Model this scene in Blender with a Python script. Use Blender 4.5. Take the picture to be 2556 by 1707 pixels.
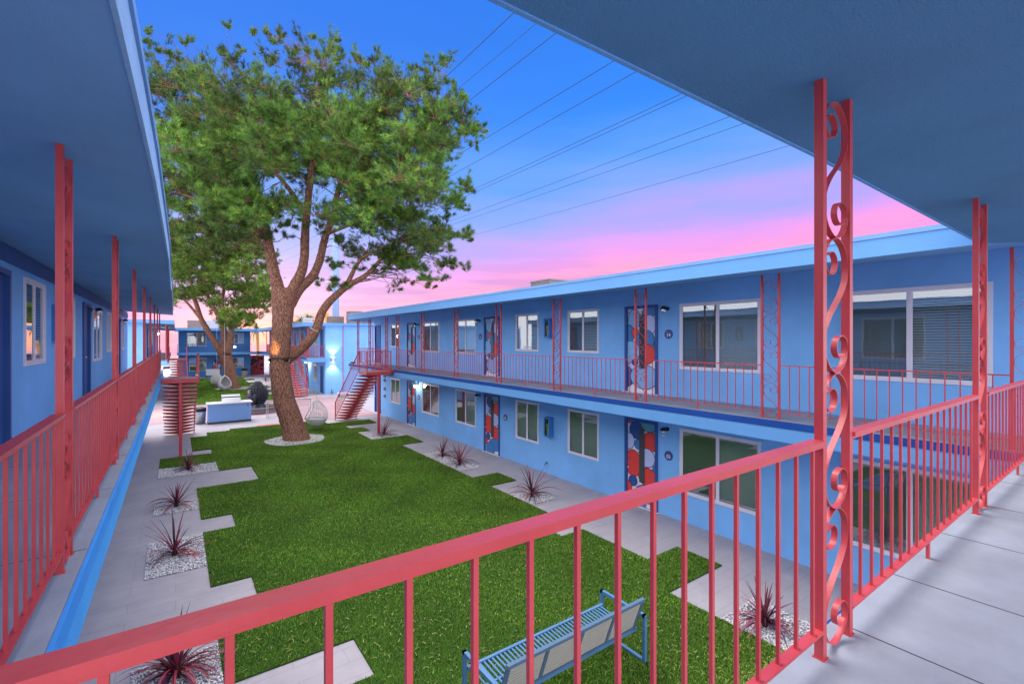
import bpy, math, random
import numpy as np
from math import sin, cos, tan, atan, radians, pi, sqrt, floor
from mathutils import Vector, Matrix

S = bpy.context.scene
for o in list(bpy.data.objects): bpy.data.objects.remove(o)
COL = S.collection
random.seed(7); RNG = np.random.default_rng(7)

# ------------------------------------------------------------------ camera
YAW = radians(35.7); FPX = 1168.0; CX = 1278.0; HY = 850.0; CZ = 4.265
cam = bpy.data.cameras.new('camera'); cam.sensor_width = 36; cam.lens = FPX/2556*36
cam.shift_y = -(853.5-HY)/2556; cam.clip_start = 0.05; cam.clip_end = 2000
co = bpy.data.objects.new('camera', cam); COL.objects.link(co)
co.location = (0, 0, CZ); co.rotation_euler = (pi/2, 0, -YAW); S.camera = co

def ray(px, py):
    a = (px-CX)/FPX; b = (HY-py)/FPX
    return Vector((sin(YAW)+a*cos(YAW), cos(YAW)-a*sin(YAW), b))
def at(px, py, d):                       # point at depth d along a sight line
    return Vector((0, 0, CZ)) + ray(px, py)*d
def on_z(px, py, z=0.0):
    r = ray(px, py); return Vector((0, 0, CZ)) + r*((z-CZ)/r.z)

def lin(c):
    return tuple(((v/255)/12.92 if v/255 <= 0.04045 else ((v/255+0.055)/1.055)**2.4) for v in c)

# ------------------------------------------------------------------ world, sun, exposure
W = bpy.data.worlds.new('World'); S.world = W; W.use_nodes = True
nt = W.node_tree; N = nt.nodes; L = nt.links; N.clear()
out = N.new('ShaderNodeOutputWorld')
tc = N.new('ShaderNodeTexCoord'); sep = N.new('ShaderNodeSeparateXYZ'); L.new(tc.outputs['Generated'], sep.inputs[0])
mp = N.new('ShaderNodeMapping'); mp.inputs['Scale'].default_value = (1.0, 1.0, 7.0); L.new(tc.outputs['Generated'], mp.inputs[0])
nz = N.new('ShaderNodeTexNoise'); nz.inputs['Scale'].default_value = 2.2; nz.inputs['Detail'].default_value = 4; L.new(mp.outputs[0], nz.inputs['Vector'])
def mth(op, a, b=None, c=None, t=None):
    t = t or nt; m = t.nodes.new('ShaderNodeMath'); m.operation = op
    for i, v in enumerate((a, b, c)):
        if v is None: continue
        if isinstance(v, (int, float)): m.inputs[i].default_value = v
        else: t.links.new(v, m.inputs[i])
    return m.outputs[0]
s1 = mth('MULTIPLY', sep.outputs['X'], -0.18)
s2 = mth('ADD', sep.outputs['Z'], s1)
s3 = mth('MULTIPLY_ADD', nz.outputs['Fac'], 0.16, s2)
s4 = mth('ADD', s3, -0.06-0.045)
s5 = mth('MULTIPLY_ADD', s4, 1/1.4, 0.25)
cr = N.new('ShaderNodeValToRGB'); L.new(s5, cr.inputs[0])
stops = [(-0.30, (235, 150, 140)), (-0.12, (253, 168, 148)), (-0.07, (254, 160, 172)), (-0.04, (252, 155, 205)), (0.01, (232, 150, 228)),
         (0.06, (180, 155, 242)), (0.12, (130, 160, 248)), (0.20, (88, 152, 246)), (0.32, (42, 130, 242)), (0.46, (34, 116, 228)), (0.58, (34, 114, 228)),
         (0.78, (225, 222, 250)), (0.95, (255, 250, 255))]
el = cr.color_ramp.elements
for i, (p, c) in enumerate(stops):
    p = p/1.4+0.25
    e = el[i] if i < 2 else el.new(p)
    e.position = p; e.color = (*lin(c), 1)
# thin cloud streaks low in the west
mp2 = N.new('ShaderNodeMapping'); mp2.inputs['Scale'].default_value = (1.3, 1.3, 16.0); mp2.inputs['Location'].default_value = (.3, .7, .15); L.new(tc.outputs['Generated'], mp2.inputs[0])
nz2 = N.new('ShaderNodeTexNoise'); nz2.inputs['Scale'].default_value = 2.6; nz2.inputs['Detail'].default_value = 5; L.new(mp2.outputs[0], nz2.inputs['Vector'])
cr2 = N.new('ShaderNodeValToRGB'); L.new(nz2.outputs['Fac'], cr2.inputs[0]); cr2.color_ramp.elements[0].position = .45; cr2.color_ramp.elements[1].position = .56
lowm = N.new('ShaderNodeMapRange'); L.new(sep.outputs['Z'], lowm.inputs[0]); lowm.inputs[1].default_value = .02; lowm.inputs[2].default_value = .20; lowm.inputs[3].default_value = 1.0; lowm.inputs[4].default_value = 0
mfac = mth('MULTIPLY', cr2.outputs[0], lowm.outputs[0])
mx = N.new('ShaderNodeMixRGB'); L.new(mfac, mx.inputs[0]); L.new(cr.outputs[0], mx.inputs[1]); mx.inputs[2].default_value = (*lin((138, 122, 205)), 1)
# unseen sky overhead and behind the viewer, made brighter as added fill light
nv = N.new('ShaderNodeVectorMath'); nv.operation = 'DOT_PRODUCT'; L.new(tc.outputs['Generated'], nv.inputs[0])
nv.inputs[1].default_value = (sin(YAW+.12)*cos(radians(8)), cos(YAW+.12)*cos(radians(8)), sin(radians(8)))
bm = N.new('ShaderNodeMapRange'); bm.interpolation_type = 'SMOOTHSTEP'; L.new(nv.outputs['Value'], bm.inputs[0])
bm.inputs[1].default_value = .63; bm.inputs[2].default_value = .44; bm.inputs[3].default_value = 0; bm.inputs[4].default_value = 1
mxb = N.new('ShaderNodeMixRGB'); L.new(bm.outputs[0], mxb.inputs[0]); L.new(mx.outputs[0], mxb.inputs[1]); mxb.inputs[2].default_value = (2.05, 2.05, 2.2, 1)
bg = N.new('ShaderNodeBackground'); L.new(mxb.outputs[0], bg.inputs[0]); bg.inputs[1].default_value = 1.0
sky = N.new('ShaderNodeTexSky'); sky.sky_type = 'NISHITA'; sky.sun_disc = False; sky.sun_elevation = radians(3); sky.sun_rotation = radians(8)
bg2 = N.new('ShaderNodeBackground'); L.new(sky.outputs[0], bg2.inputs[0]); bg2.inputs[1].default_value = 0.02
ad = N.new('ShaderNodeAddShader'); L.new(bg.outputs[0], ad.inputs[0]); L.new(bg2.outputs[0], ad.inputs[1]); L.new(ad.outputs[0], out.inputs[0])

sl = bpy.data.lights.new('sun', 'SUN'); sl.energy = 2.6; sl.angle = radians(35); sl.color = (1.0, 0.95, 0.90)
so = bpy.data.objects.new('sun', sl); COL.objects.link(so); so.rotation_euler = (radians(-30), 0, radians(6))
S.view_settings.view_transform = 'Standard'; S.view_settings.look = 'None'; S.view_settings.gamma = 1; S.view_settings.exposure = 0.2
S.render.engine = 'CYCLES'; S.cycles.max_bounces = 8; S.cycles.transparent_max_bounces = 16

# ------------------------------------------------------------------ materials
MATS = {}
def mat(name, col, rough=0.6, spec=0.3, bump=0, bscale=60, var=0, vscale=1.5, var2=None, metal=0, emit=0, attr=False, coat=0):
    if name in MATS: return MATS[name]
    m = bpy.data.materials.new(name); m.use_nodes = True; t = m.node_tree; n = t.nodes; l = t.links
    b = n['Principled BSDF']; b.inputs['Roughness'].default_value = rough; b.inputs['Specular IOR Level'].default_value = spec
    b.inputs['Metallic'].default_value = metal; b.inputs['Coat Weight'].default_value = coat
    c = (*col, 1)
    b.inputs['Base Color'].default_value = c
    geo = n.new('ShaderNodeNewGeometry')
    src = None
    if attr:
        a = n.new('ShaderNodeAttribute'); a.attribute_name = 'Col'
        l.new(a.outputs['Color'], b.inputs['Base Color']); src = a.outputs['Color']
    elif var:
        z = n.new('ShaderNodeTexNoise'); z.inputs['Scale'].default_value = vscale; z.inputs['Detail'].default_value = 6; z.inputs['Roughness'].default_value = .65
        l.new(geo.outputs['Position'], z.inputs['Vector'])
        r = n.new('ShaderNodeValToRGB'); l.new(z.outputs['Fac'], r.inputs[0])
        r.color_ramp.elements[0].position = .3; r.color_ramp.elements[1].position = .7
        d = var2 or tuple(v*(1-var) for v in col)
        r.color_ramp.elements[0].color = (*d, 1); r.color_ramp.elements[1].color = (*[min(1, v*(1+var*.6)) for v in col], 1)
        l.new(r.outputs[0], b.inputs['Base Color'])
    if bump:
        z2 = n.new('ShaderNodeTexNoise'); z2.inputs['Scale'].default_value = bscale; z2.inputs['Detail'].default_value = 4
        l.new(geo.outputs['Position'], z2.inputs['Vector'])
        bp = n.new('ShaderNodeBump'); bp.inputs['Strength'].default_value = bump; bp.inputs['Distance'].default_value = .01
        l.new(z2.outputs['Fac'], bp.inputs['Height']); l.new(bp.outputs[0], b.inputs['Normal'])
    if emit:
        b.inputs['Emission Color'].default_value = c; b.inputs['Emission Strength'].default_value = emit
    MATS[name] = m; return m

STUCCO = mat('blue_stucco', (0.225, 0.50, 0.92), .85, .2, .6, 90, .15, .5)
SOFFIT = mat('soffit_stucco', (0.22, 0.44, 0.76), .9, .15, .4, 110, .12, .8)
FASCIA = mat('fascia_blue', (0.14, 0.36, 0.72), .6, .3, .2, 40, .07, 1.2)
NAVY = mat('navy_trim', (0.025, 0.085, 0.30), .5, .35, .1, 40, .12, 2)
SLABBLUE = mat('slab_edge_blue', (0.018, 0.075, 0.33), .7, .12, .1, 40, .12, 2)
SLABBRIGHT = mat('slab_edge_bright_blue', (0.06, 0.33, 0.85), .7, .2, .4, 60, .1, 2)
CORAL = mat('coral_paint', (0.56, 0.068, 0.078), .36, .45, .10, 40, .10, 3, var2=(0.48, 0.046, 0.060))
CONC = mat('concrete_walk', (0.30, 0.32, 0.385), .8, .25, .25, 120, .2, 1.4)
WHITEF = mat('white_window_frame', (0.72, 0.68, 0.78), .5, .4, .05, 30, .05, 2)
DARK = mat('dark_interior', (0.07, 0.09, 0.10), .9, .1)
BLIND = mat('blinds', (0.80, 0.86, 0.88), .6, .3)
CURT = mat('window_shade', (0.26, 0.30, 0.30), .9, .1)
BLACK = mat('black_metal', (0.012, 0.013, 0.016), .4, .5)
BRASS = mat('brass', (0.8, 0.5, 0.12), .25, .5, metal=1)
STEEL = mat('brushed_steel', (0.62, 0.63, 0.66), .3, .5, metal=1)
WHITEP = mat('white_paint', (0.78, 0.76, 0.86), .5, .4)
LILAC = mat('door_lilac', (0.50, 0.55, 0.85), .45, .4)
RED = mat('door_red', (0.72, 0.055, 0.05), .45, .4)
MIDB = mat('door_mid_blue', (0.045, 0.20, 0.50), .45, .4)
SKYB = mat('door_sky_blue', (0.22, 0.45, 0.78), .45, .4)
TEAL = mat('door_teal', (0.10, 0.32, 0.42), .45, .4)
INK = mat('door_ink', (0.008, 0.015, 0.06), .45, .4)
DGREY = mat('dark_grey', (0.06, 0.065, 0.075), .7, .3)
ROOFT = mat('roof_top', (0.45, 0.42, 0.42), .9, .2, .3, 30, .15, 1)
GALV = mat('galvanised_metal', (0.24, 0.20, 0.20), .6, .4, .1, 20, .2, 2)
PEBBLE = mat('white_pebbles', (0.72, 0.70, 0.74), .7, .3, attr=True)
GRAVB = mat('gravel_base', (0.34, 0.32, 0.35), .9, .2, .6, 60, .4, 30)
LEAF = mat('cordyline_leaf', (0.1, 0.01, 0.02), .45, .4, attr=True)
NEEDLE = mat('pine_needles', (0.06, 0.12, 0.02), .6, .25, attr=True)
GRASSB = mat('grass_blades', (0.05, 0.12, 0.01), .6, .2, attr=True)
WICK = mat('white_wicker', (0.66, 0.63, 0.64), .6, .35)
ROPE = mat('white_rope', (0.72, 0.68, 0.66), .8, .2)
BULB = mat('lit_bulb', (1.0, 0.86, 0.68), .5, .2, emit=28)
BENCHB = mat('bench_blue', (0.10, 0.23, 0.42), .4, .45, .05, 40, .15, 3)
PANEL = mat('bench_panel', (0.55, 0.50, 0.46), .6, .3)
STATUE = mat('statue_dark_stone', (0.022, 0.026, 0.04), .35, .5, .3, 30, .3, 6)
BASIN = mat('basin_stone', (0.22, 0.20, 0.21), .6, .4, .3, 30, .3, 6)
WIRE = mat('cable_black', (0.01, 0.012, 0.02), .6, .3)
POLEB = mat('steel_pole', (0.22, 0.33, 0.55), .5, .4)
YEL = mat('yellow_tag', (0.7, 0.6, 0.08), .5, .4)
PINKC = mat('pink_concrete', (0.40, 0.265, 0.29), .85, .2, .2, 80, .1, .8)
REDC = mat('red_kerb', (0.60, 0.14, 0.18), .8, .2)
COUNTB = mat('counter_blue', (0.24, 0.44, 0.82), .8, .2, .3, 90, .05, 1)
CONE = mat('pine_cone', (0.07, 0.03, 0.02), .8, .2)
PALM = mat('palm_frond', (0.13, 0.20, 0.05), .6, .3)
PALMT = mat('palm_trunk', (0.42, 0.25, 0.10), .9, .2, .6, 8, .3, 2)
YOR = mat('orange_panel', (0.75, 0.35, 0.06), .6, .3)

def bark_mat():
    m = bpy.data.materials.new('pine_bark'); m.use_nodes = True; t = m.node_tree; n = t.nodes; l = t.links; b = n['Principled BSDF']
    b.inputs['Roughness'].default_value = .9; b.inputs['Specular IOR Level'].default_value = .15
    geo = n.new('ShaderNodeNewGeometry'); mp = n.new('ShaderNodeMapping'); mp.inputs['Scale'].default_value = (34, 34, 6.0)
    l.new(geo.outputs['Position'], mp.inputs[0])
    v = n.new('ShaderNodeTexVoronoi'); v.feature = 'DISTANCE_TO_EDGE'; v.inputs['Scale'].default_value = 1.3
    z = n.new('ShaderNodeTexNoise'); z.inputs['Scale'].default_value = 1.2; z.inputs['Detail'].default_value = 7
    l.new(mp.outputs[0], z.inputs['Vector'])
    mixv = n.new('ShaderNodeMixRGB'); mixv.inputs[0].default_value = .5; l.new(mp.outputs[0], mixv.inputs[1]); l.new(z.outputs['Color'], mixv.inputs[2])
    l.new(mixv.outputs[0], v.inputs['Vector'])
    r = n.new('ShaderNodeValToRGB'); l.new(v.outputs['Distance'], r.inputs[0])
    r.color_ramp.elements[0].position = .0; r.color_ramp.elements[0].color = (.12, .05, .03, 1)
    r.color_ramp.elements[1].position = .16; r.color_ramp.elements[1].color = (.40, .245, .185, 1)
    r2 = n.new('ShaderNodeValToRGB'); l.new(z.outputs['Fac'], r2.inputs[0])
    r2.color_ramp.elements[0].position = .35; r2.color_ramp.elements[0].color = (.62, .5, .5, 1)
    r2.color_ramp.elements[1].position = .65; r2.color_ramp.elements[1].color = (1.25, 1.05, .95, 1)
    mm = n.new('ShaderNodeMixRGB'); mm.blend_type = 'MULTIPLY'; mm.inputs[0].default_value = 1
    l.new(r.outputs[0], mm.inputs[1]); l.new(r2.outputs[0], mm.inputs[2]); l.new(mm.outputs[0], b.inputs['Base Color'])
    bp = n.new('ShaderNodeBump'); bp.inputs['Strength'].default_value = .7; bp.inputs['Distance'].default_value = .03
    l.new(r.outputs[0], bp.inputs['Height']); l.new(bp.outputs[0], b.inputs['Normal'])
    return m
BARK = bark_mat()

def glass_mat(name, fac, tint):
    m = bpy.data.materials.new(name); m.use_nodes = True; t = m.node_tree; n = t.nodes; l = t.links; n.clear()
    o = n.new('ShaderNodeOutputMaterial'); tr = n.new('ShaderNodeBsdfTransparent'); tr.inputs[0].default_value = (*tint, 1)
    g = n.new('ShaderNodeBsdfGlossy'); g.inputs['Roughness'].default_value = .015; g.inputs['Color'].default_value = (.9, .95, 1, 1)
    geo = n.new('ShaderNodeNewGeometry'); z = n.new('ShaderNodeTexNoise'); z.inputs['Scale'].default_value = 1.1; l.new(geo.outputs['Position'], z.inputs['Vector'])
    bp = n.new('ShaderNodeBump'); bp.inputs['Strength'].default_value = .07; bp.inputs['Distance'].default_value = .02; l.new(z.outputs['Fac'], bp.inputs['Height']); l.new(bp.outputs[0], g.inputs['Normal'])
    lw = n.new('ShaderNodeFresnel'); lw.inputs[0].default_value = 1.5
    f = mth('ADD', lw.outputs[0], fac, t=t); mx = n.new('ShaderNodeMixShader'); l.new(f, mx.inputs[0]); l.new(tr.outputs[0], mx.inputs[1]); l.new(g.outputs[0], mx.inputs[2])
    l.new(mx.outputs[0], o.inputs[0]); return m
GLASS = glass_mat('window_glass', .20, (.75, .82, .82))
CLEARG = glass_mat('lamp_glass', .1, (.9, .9, .9))

def paver_mat(name, c1, row, length, joint):
    m = bpy.data.materials.new(name); m.use_nodes = True; t = m.node_tree; n = t.nodes; l = t.links; b = n['Principled BSDF']
    b.inputs['Roughness'].default_value = .8; b.inputs['Specular IOR Level'].default_value = .3
    geo = n.new('ShaderNodeNewGeometry')
    br = n.new('ShaderNodeTexBrick'); l.new(geo.outputs['Position'], br.inputs['Vector']); br.inputs['Scale'].default_value = 1
    br.inputs['Brick Width'].default_value = length; br.inputs['Row Height'].default_value = row; br.inputs['Mortar Size'].default_value = joint; br.inputs['Mortar Smooth'].default_value = .1
    br.inputs['Color1'].default_value = (*c1, 1); br.inputs['Color2'].default_value = (*[v*.97 for v in c1], 1); br.inputs['Mortar'].default_value = (*[v*.62 for v in c1], 1)
    z = n.new('ShaderNodeTexNoise'); z.inputs['Scale'].default_value = 1.3; z.inputs['Detail'].default_value = 8; z.inputs['Roughness'].default_value = .7; l.new(geo.outputs['Position'], z.inputs['Vector'])
    r = n.new('ShaderNodeValToRGB'); l.new(z.outputs['Fac'], r.inputs[0]); r.color_ramp.elements[0].position = .3; r.color_ramp.elements[0].color = (.84, .84, .86, 1); r.color_ramp.elements[1].position = .7; r.color_ramp.elements[1].color = (1.06, 1.04, 1.04, 1)
    mm = n.new('ShaderNodeMixRGB'); mm.blend_type = 'MULTIPLY'; mm.inputs[0].default_value = 1; l.new(br.outputs['Color'], mm.inputs[1]); l.new(r.outputs[0], mm.inputs[2]); l.new(mm.outputs[0], b.inputs['Base Color'])
    z2 = n.new('ShaderNodeTexNoise'); z2.inputs['Scale'].default_value = 150; l.new(geo.outputs['Position'], z2.inputs['Vector'])
    bp = n.new('ShaderNodeBump'); bp.inputs['Strength'].default_value = .15; bp.inputs['Distance'].default_value = .01; l.new(z2.outputs['Fac'], bp.inputs['Height']); l.new(bp.outputs[0], b.inputs['Normal'])
    return m
PAVE = paver_mat('court_pavers', (0.40, 0.37, 0.40), 0.315, 1.25, .003)

# ------------------------------------------------------------------ mesh helpers
class MB:
    def __init__(s): s.v = []; s.f = []; s.m = []
    def quad(s, a, b, c, d, m=0):
        k = len(s.v); s.v += [tuple(a), tuple(b), tuple(c), tuple(d)]; s.f.append((k, k+1, k+2, k+3)); s.m.append(m); return s
    def poly(s, pts, m=0):
        k = len(s.v); s.v += [tuple(p) for p in pts]; s.f.append(tuple(range(k, k+len(pts)))); s.m.append(m); return s
    def hexa(s, p, m=0):      # 8 points, bottom 4 then top 4 (ccw)
        k = len(s.v); s.v += [tuple(q) for q in p]
        for f in ((3, 2, 1, 0), (4, 5, 6, 7), (0, 1, 5, 4), (1, 2, 6, 5), (2, 3, 7, 6), (3, 0, 4, 7)):
            s.f.append(tuple(k+i for i in f)); s.m.append(m)
        return s
    def box(s, x0, x1, y0, y1, z0, z1, m=0):
        x0, x1 = min(x0, x1), max(x0, x1); y0, y1 = min(y0, y1), max(y0, y1)
        return s.hexa([(x0, y0, z0), (x1, y0, z0), (x1, y1, z0), (x0, y1, z0), (x0, y0, z1), (x1, y0, z1), (x1, y1, z1), (x0, y1, z1)], m)
    def bar(s, a, b, w, h, m=0, up=(0, 0, 1)):   # rectangular bar from a to b
        a = Vector(a); b = Vector(b); d = (b-a).normalized(); u = Vector(up)
        if abs(d.dot(u)) > .99: u = Vector((0, 1, 0))
        r = d.cross(u).normalized(); u = r.cross(d).normalized(); r *= w/2; u *= h/2
        return s.hexa([a-r-u, a+r-u, b+r-u, b-r-u, a-r+u, a+r+u, b+r+u, b-r+u], m)
    def tube(s, pts, rad, n=8, m=0, caps=True, wob=0):
        pts = [Vector(p) for p in pts]; k0 = len(s.v); ref = None
        if isinstance(rad, (int, float)): rad = [rad]*len(pts)
        for i, p in enumerate(pts):
            d = (pts[min(i+1, len(pts)-1)]-pts[max(i-1, 0)])
            d = d.normalized() if d.length > 1e-9 else Vector((0, 0, 1))
            if ref is None: ref = Vector((1, 0, 0)) if abs(d.x) < .9 else Vector((0, 1, 0))
            u = (ref - d*ref.dot(d)).normalized(); ref = u; w = d.cross(u)
            for j in range(n):
                a = 2*pi*j/n; r = rad[i]*(1+(random.uniform(-wob, wob) if wob else 0))
                s.v.append(tuple(p+u*(r*cos(a))+w*(r*sin(a))))
        for i in range(len(pts)-1):
            for j in range(n):
                a = k0+i*n+j; b = k0+i*n+(j+1) % n; s.f.append((a, b, b+n, a+n)); s.m.append(m)
        if caps:
            s.f.append(tuple(k0+j for j in reversed(range(n)))); s.m.append(m)
            s.f.append(tuple(k0+(len(pts)-1)*n+j for j in range(n))); s.m.append(m)
        return s
    def lathe(s, prof, n=24, m=0, c=(0, 0, 0)):
        k0 = len(s.v)
        for r, z in prof:
            for j in range(n): s.v.append((c[0]+r*cos(2*pi*j/n), c[1]+r*sin(2*pi*j/n), c[2]+z))
        for i in range(len(prof)-1):
            for j in range(n):
                a = k0+i*n+j; b = k0+i*n+(j+1) % n; s.f.append((a, b, b+n, a+n)); s.m.append(m)
        return s
    def ball(s, c, r, n=8, k=6, m=0, sc=(1, 1, 1)):
        prof = [(max(1e-4, r*sin(pi*i/k)), -r*cos(pi*i/k)) for i in range(k+1)]
        k0 = len(s.v); s.lathe(prof, n, m)
        for i in range(k0, len(s.v)):
            v = s.v[i]; s.v[i] = (c[0]+v[0]*sc[0], c[1]+v[1]*sc[1], c[2]+v[2]*sc[2])
        return s
    def mesh(s, name, mats, smooth=False):
        me = bpy.data.meshes.new(name); me.from_pydata(s.v, [], s.f)
        for q in (mats if isinstance(mats, (list, tuple)) else [mats]): me.materials.append(q)
        me.polygons.foreach_set('material_index', s.m)
        if smooth: me.polygons.foreach_set('use_smooth', [True]*len(s.f))
        me.update(); return me
    def build(s, name, mats, parent=None, smooth=False, loc=None):
        return put(name, s.mesh(name, mats, smooth), parent, loc)
def put(name, me, parent=None, loc=None):
    o = bpy.data.objects.new(name, me); COL.objects.link(o)
    if loc is not None: o.location = loc
    if parent is not None:
        o.parent = parent
    return o
def thing(name, label, cat, loc=(0, 0, 0), rz=0, group=None):
    o = bpy.data.objects.new(name, None); COL.objects.link(o); o.empty_display_size = .1
    o.location = loc; o.rotation_euler = (0, 0, rz); return tag(o, label, cat, group)
def tag(o, label=None, cat=None, group=None, kind=None):
    if label: o['label'] = label
    if cat: o['category'] = cat
    if group: o['group'] = group
    if kind: o['kind'] = kind
    return o
def copy_tree(o, loc=None, rz=None, parent=None, label=None):
    c = o.copy(); COL.objects.link(c)
    if parent: c.parent = parent
    if loc is not None: c.location = loc
    if rz is not None: c.rotation_euler = (0, 0, rz)
    if label: c['label'] = label
    for ch in list(o.children): copy_tree(ch, parent=c)
    return c
def fastmesh(name, verts, faces, mats, cols=None):   # numpy triangles
    me = bpy.data.meshes.new(name); nv = len(verts); nf = len(faces); k = faces.shape[1]
    me.vertices.add(nv); me.vertices.foreach_set('co', verts.astype(np.float32).ravel())
    me.loops.add(nf*k); me.loops.foreach_set('vertex_index', faces.astype(np.int32).ravel())
    me.polygons.add(nf); me.polygons.foreach_set('loop_start', np.arange(0, nf*k, k, dtype=np.int32))
    try: me.polygons.foreach_set('loop_total', np.full(nf, k, dtype=np.int32))
    except Exception: pass
    me.update(calc_edges=True)
    for q in mats: me.materials.append(q)
    if cols is not None:
        a = me.color_attributes.new('Col', 'FLOAT_COLOR', 'POINT')
        c4 = np.ones((nv, 4), dtype=np.float32); c4[:, :3] = cols; a.data.foreach_set('color', c4.ravel())
    return me
def ord_(i): return ['first', 'second', 'third', 'fourth', 'fifth', 'sixth', 'seventh', 'eighth', 'ninth', 'tenth', 'eleventh', 'twelfth'][i]

# ------------------------------------------------------------------ setting: ground, lawn, kerb
F2 = 2.92            # upper floor
g = MB(); g.box(-60, 70, -30, 140, -.3, 0)
tag(g.build('ground', [PAVE]), kind='structure')
pk = MB(); pk.box(-1.7, 9.6, 29.9, 37.0, .001, .006); pk.box(5.2, 9.6, 26.3, 29.9, .001, .006)
tag(pk.build('pavement', [PINKC]), kind='structure')
rs = MB(); rs.box(3.3, 6.2, 26.14, 26.5, .001, .02)
tag(rs.build('red_paved_strip', [REDC]), kind='structure')

lawn_pts = [(.49, 1.9), (.49, 5.86), (2.06, 5.86), (2.06, 6.75), (.49, 6.75), (.49, 8.84), (1.11, 8.84), (1.11, 9.6), (.49, 9.6), (.49, 12.4), (1.12, 12.4), (1.12, 13.35),
    (.49, 13.35), (.49, 16.2), (2.08, 16.2), (2.08, 18.02), (1.14, 18.02), (1.14, 19.38), (-.45, 19.38), (-.45, 20.95), (1.12, 20.95), (1.12, 21.8), (.52, 21.8), (.52, 24.85),
    (1.15, 24.85), (1.15, 25.7), (2.09, 25.7), (2.09, 26.12), (6.3, 26.12), (6.3, 24.93), (8.46, 24.93), (8.46, 23.8), (6.84, 23.8), (6.84, 22.95), (7.47, 22.95), (7.47, 21.9),
    (6.82, 21.9), (6.82, 19.78), (8.45, 19.78), (8.45, 18.15), (7.47, 18.15), (7.47, 12.5), (8.42, 12.5), (8.42, 11.5), (7.47, 11.5), (7.47, 8.6), (6.81, 8.6), (6.81, 7.63),
    (7.45, 7.63), (7.45, 5.85), (8.4, 5.85), (8.4, 4.88), (6.76, 4.88), (6.76, 1.9)]
lawn2_pts = [(.6, 37.3), (.6, 44), (.1, 44), (.1, 46), (.6, 46), (.6, 62.5), (6.2, 62.5), (6.2, 59), (7, 59), (7, 57.4), (6, 57.4), (6, 54), (7, 54), (7, 52), (5.9, 52), (5.9, 49.5), (7, 49.5), (7, 47.5), (6.2, 47.5),
    (6.2, 45), (7, 45), (7, 43.2), (6, 43.2), (6, 41.2), (7, 41.2), (7, 39.8), (6.3, 39.8), (6.3, 37.3)]
def turf_mat():
    m = mat('turf_backing', (0.035, 0.085, 0.012), .95, .1, .9, 90, .5, 25, var2=(0.014, 0.036, 0.006))
    return m
TURF = turf_mat()
def lawn_base(pts, name):
    b = MB(); z0, z1 = .002, .022
    b.poly([(x, y, z1) for x, y in reversed(pts)])
    for i in range(len(pts)):
        a = pts[i]; c = pts[(i+1) % len(pts)]; b.quad((a[0], a[1], z0), (c[0], c[1], z0), (c[0], c[1], z1), (a[0], a[1], z1))
    o = b.build(name, [TURF])
    return tag(o, kind='structure')
lawn_base(lawn_pts, 'lawn'); lawn_base(lawn2_pts, 'lawn')
def inside(P, x, y):
    r = np.zeros(len(x), bool); n = len(P)
    for i in range(n):
        x0, y0 = P[i]; x1, y1 = P[(i+1) % n]
        if y0 == y1: continue
        c = ((y0 > y) != (y1 > y)) & (x < (x1-x0)*(y-y0)/(y1-y0)+x0); r ^= c
    return r
def grass(pts, n, name, label, near=True):
    P = np.array(pts); lo = P.min(0)-.01; hi = P.max(0)+.01
    if near:
        d = RNG.power(.62, n*2); y = lo[1]+.8+(hi[1]-lo[1]-.8)*d
    else: y = RNG.uniform(lo[1], hi[1], n*2)
    x = RNG.uniform(lo[0], hi[0], n*2); k = inside(pts, x, y); x = x[k][:n]; y = y[k][:n]; n = len(x)
    dist = np.sqrt(x*x+y*y+9); h = RNG.uniform(.016, .032, n)*(1+dist*.012); w = .0016*(1+dist*.30)
    a = RNG.uniform(0, 2*pi, n); le = RNG.uniform(.2, 1.0, n)*h
    lx = cos_(a+1.3)*le; ly = sin_(a+1.3)*le
    v = np.empty((n, 3, 3)); v[:, 0] = np.stack([x-cos_(a)*w, y-sin_(a)*w, np.full(n, .02)], 1); v[:, 1] = np.stack([x+cos_(a)*w, y+sin_(a)*w, np.full(n, .02)], 1)
    v[:, 2] = np.stack([x+lx, y+ly, .02+h], 1)
    base = np.array([.135, .27, .022]); pat = .5+.5*np.sin(x*2.1+np.sin(y*1.3)*1.5)*np.sin(y*1.7+.4)
    f = (RNG.uniform(.62, 1.3, n)*(.72+.5*pat))[:, None]; c = base*f; yel = RNG.random(n) < .06; c[yel] = np.array([.22, .20, .045])*RNG.uniform(.6, 1.2, (yel.sum(), 1))
    c = np.repeat(c, 3, 0); return tag(put(name, fastmesh(name, v.reshape(-1, 3), np.arange(n*3).reshape(-1, 3), [GRASSB], c)), label, 'grass', kind='stuff')
cos_, sin_ = np.cos, np.sin
grass(lawn_pts, 420000, 'grass', 'short green artificial turf filling the near courtyard lawn')
grass(lawn2_pts, 50000, 'grass', 'short green turf of the far courtyard lawn', near=False)
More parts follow.
